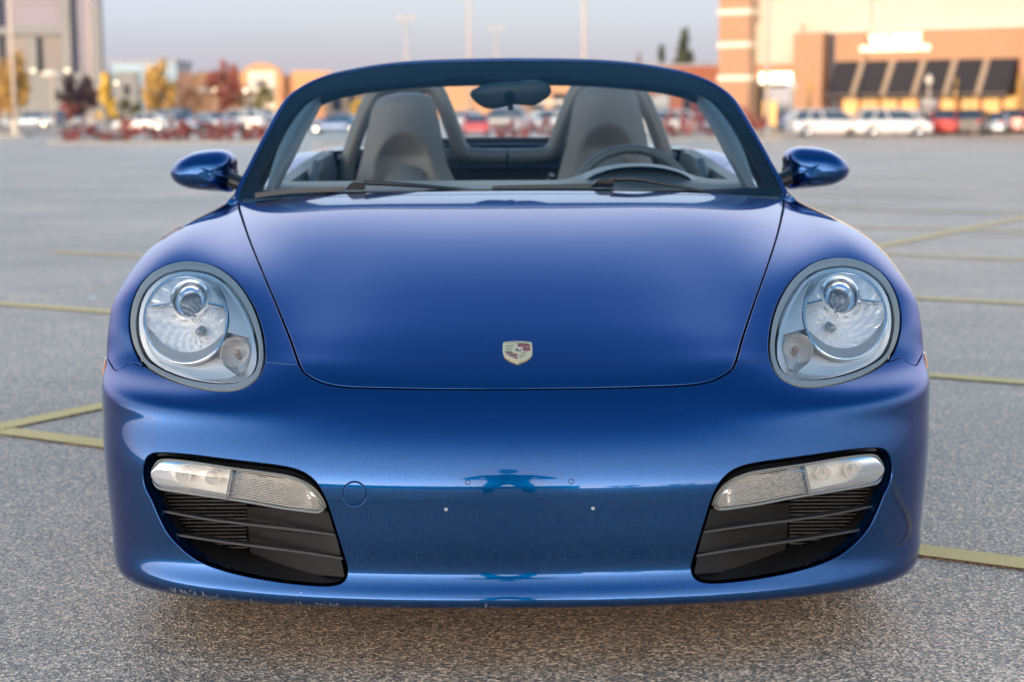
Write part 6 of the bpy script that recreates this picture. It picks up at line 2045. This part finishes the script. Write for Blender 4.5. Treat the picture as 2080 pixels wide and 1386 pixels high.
eplate('emblem_small_shield', [(950, 560), (1125, 560), (1130, 680), (1100, 735), (1038, 770), (975, 735), (945, 680)], 0.0026, 0.0029, M['gold'])
eplate('emblem_horse', [(968, 682), (985, 655), (990, 630), (1020, 622), (1058, 622), (1048, 645), (1035, 660), (1075, 680), (1105, 682), (1120, 655), (1140, 648), (1148, 668), (1128, 690), (1112, 715), (1098, 696), (1062, 700), (1030, 682), (1000, 678)], 0.0029, 0.0034, M['emblack'])
txt = bpy.data.curves.new('crest_word', 'FONT'); txt.body = 'PORSCHE'; txt.size = 1.0; txt.align_x = 'CENTER'
to = bpy.data.objects.new('crest_word', txt); COL.objects.link(to)
bpy.context.view_layer.update()
tm = bpy.data.meshes.new_from_object(to.evaluated_get(bpy.context.evaluated_depsgraph_get()))
bpy.data.objects.remove(to)
tv = np.array([v.co[:] for v in tm.vertices])
tv[:, 0] /= (tv[:, 0].max() - tv[:, 0].min())
V = np.array([E(1036 + x * 700, 455 - y * 62 + 60 * x * x * 0.8 - 12, 0.0031) for x, y, _ in tv])
mesh_obj('emblem_word', V, [tuple(p.vertices) for p in tm.polygons], M['emblack'], em, smooth=False)
bpy.data.meshes.remove(tm)

# ------------------------------------------------------------------ the photographer, mirrored in the bumper
M['jacket'] = pbr('dark_jacket', (0.03, 0.034, 0.045), 0.8)
M['skin'] = pbr('skin', (0.42, 0.26, 0.19), 0.55)
M['hair'] = pbr('dark_hair', (0.03, 0.02, 0.015), 0.6)
person = empty('person', (0.0, -0.42, 0))
tag(person, 'person in dark jacket crouching slightly to hold a camera before the sports car', 'person')
J = {  # joints: position, radius
 'pelvis': ((0, -.06, .80), .150), 'waist': ((0, -.05, .95), .135), 'chest': ((0, .0, 1.18), .155), 'neck0': ((0, .03, 1.34), .065), 'neck': ((0, .06, 1.40), .055),
 'shL': ((-.19, .0, 1.29), .07), 'elL': ((-.36, .13, 1.08), .048), 'wrL': ((-.10, .27, 1.05), .032),
 'shR': ((.19, .0, 1.29), .07), 'elR': ((.36, .13, 1.08), .048), 'wrR': ((.10, .27, 1.05), .032),
 'hipL': ((-.10, -.05, .76), .10), 'knL': ((-.15, .13, .43), .065), 'anL': ((-.16, -.03, .09), .042), 'toL': ((-.18, .15, .04), .038),
 'hipR': ((.10, -.05, .76), .10), 'knR': ((.15, .13, .43), .065), 'anR': ((.16, -.03, .09), .042), 'toR': ((.18, .15, .04), .038)}
LK = [('pelvis', 'waist'), ('waist', 'chest'), ('chest', 'neck0'), ('neck0', 'neck'), ('chest', 'shL'), ('shL', 'elL'), ('elL', 'wrL'), ('chest', 'shR'), ('shR', 'elR'), ('elR', 'wrR'),
      ('pelvis', 'hipL'), ('hipL', 'knL'), ('knL', 'anL'), ('anL', 'toL'), ('pelvis', 'hipR'), ('hipR', 'knR'), ('knR', 'anR'), ('anR', 'toR')]
def skin_mesh(name, J, LK, root, mat, parent, sub=2):
    keys = list(J)
    me = bpy.data.meshes.new(name)
    me.from_pydata([J[k][0] for k in keys], [(keys.index(a), keys.index(b)) for a, b in LK], [])
    o = bpy.data.objects.new(name, me); COL.objects.link(o); o.parent = parent
    o.modifiers.new('skin', 'SKIN')
    for i, k in enumerate(keys):
        r = J[k][1]
        me.skin_vertices[0].data[i].radius = (r, r)
        me.skin_vertices[0].data[i].use_root = (k == root)
    sb = o.modifiers.new('sub', 'SUBSURF'); sb.levels = sub; sb.render_levels = sub
    me.materials.append(mat)
    return o
skin_mesh('body', J, LK, 'pelvis', M['jacket'], person)
hd = []
for lat in np.linspace(-math.pi / 2, math.pi / 2, 15):
    for lon in np.linspace(0, 2 * math.pi, 24, endpoint=False):
        x, y, z = math.cos(lat) * math.sin(lon), math.cos(lat) * math.cos(lon), math.sin(lat)
        w = .076 * (1 - .18 * max(0, -z))
        yy = .095 * y + (.018 * math.exp(-((x / .18) ** 2 + ((z + .12) / .25) ** 2)) if y > 0 else 0)
        if y > 0: yy -= .010 * (math.exp(-(((abs(x) - .42) / .2) ** 2 + ((z - .1) / .14) ** 2)))
        hd.append((w * x, .08 + yy, 1.53 + .118 * z))
Fh = [(i * 24 + j, i * 24 + (j + 1) % 24, (i + 1) * 24 + (j + 1) % 24, (i + 1) * 24 + j) for i in range(14) for j in range(24)]
mesh_obj('head', np.array(hd), Fh, M['skin'], person)
hv = np.array([(x * 1.08, .075 + (y - .08) * 1.06 - .008, 1.53 + (z - 1.53) * 1.06 + .006) for x, y, z in hd])
keep = [f for f in Fh if np.mean([hv[i][2] for i in f]) > 1.575 or np.mean([hv[i][1] for i in f]) < .06]
mesh_obj('hair', hv, keep, M['hair'], person)
for sg in (-1, 1):
    b = np.array([sg * .10, .27, 1.05])
    HJ = {'w': (tuple(b), .026), 'p': (tuple(b + (-sg * .035, .045, .0)), .030)}
    HL = [('w', 'p')]
    for i, (dz, l) in enumerate(((.028, .030), (.010, .034), (-.008, .032), (-.026, .026))):
        HJ['a%d' % i] = (tuple(b + (-sg * .042, .075, dz)), .0095); HJ['b%d' % i] = (tuple(b + (-sg * .030, .085 + l * .5, dz)), .0088); HJ['c%d' % i] = (tuple(b + (-sg * .008 - sg * .01, .085 + l, dz)), .0080)
        HL += [('p', 'a%d' % i), ('a%d' % i, 'b%d' % i), ('b%d' % i, 'c%d' % i)]
    HJ['t0'] = (tuple(b + (-sg * .040, .030, .035)), .011); HJ['t1'] = (tuple(b + (-sg * .055, .048, .055)), .0095)
    HL += [('p', 't0'), ('t0', 't1')]
    skin_mesh('hand', HJ, HL, 'w', M['skin'], person, 1)
cb = empty('photo_camera', (0, -0.085, 1.06))
tag(cb, 'black photo camera held up by the crouching person', 'camera')
box_obj('camera_body', -.065, .065, -.04, .0, -.045, .05, M['black'], cb, .008)
V, Fc = lathe([(.033, .0), (.035, .01), (.035, .05), (.031, .055), (.026, .05), (.002, .045)], 28)
mesh_obj('lens_barrel', V, Fc, M['blackgloss'], cb)
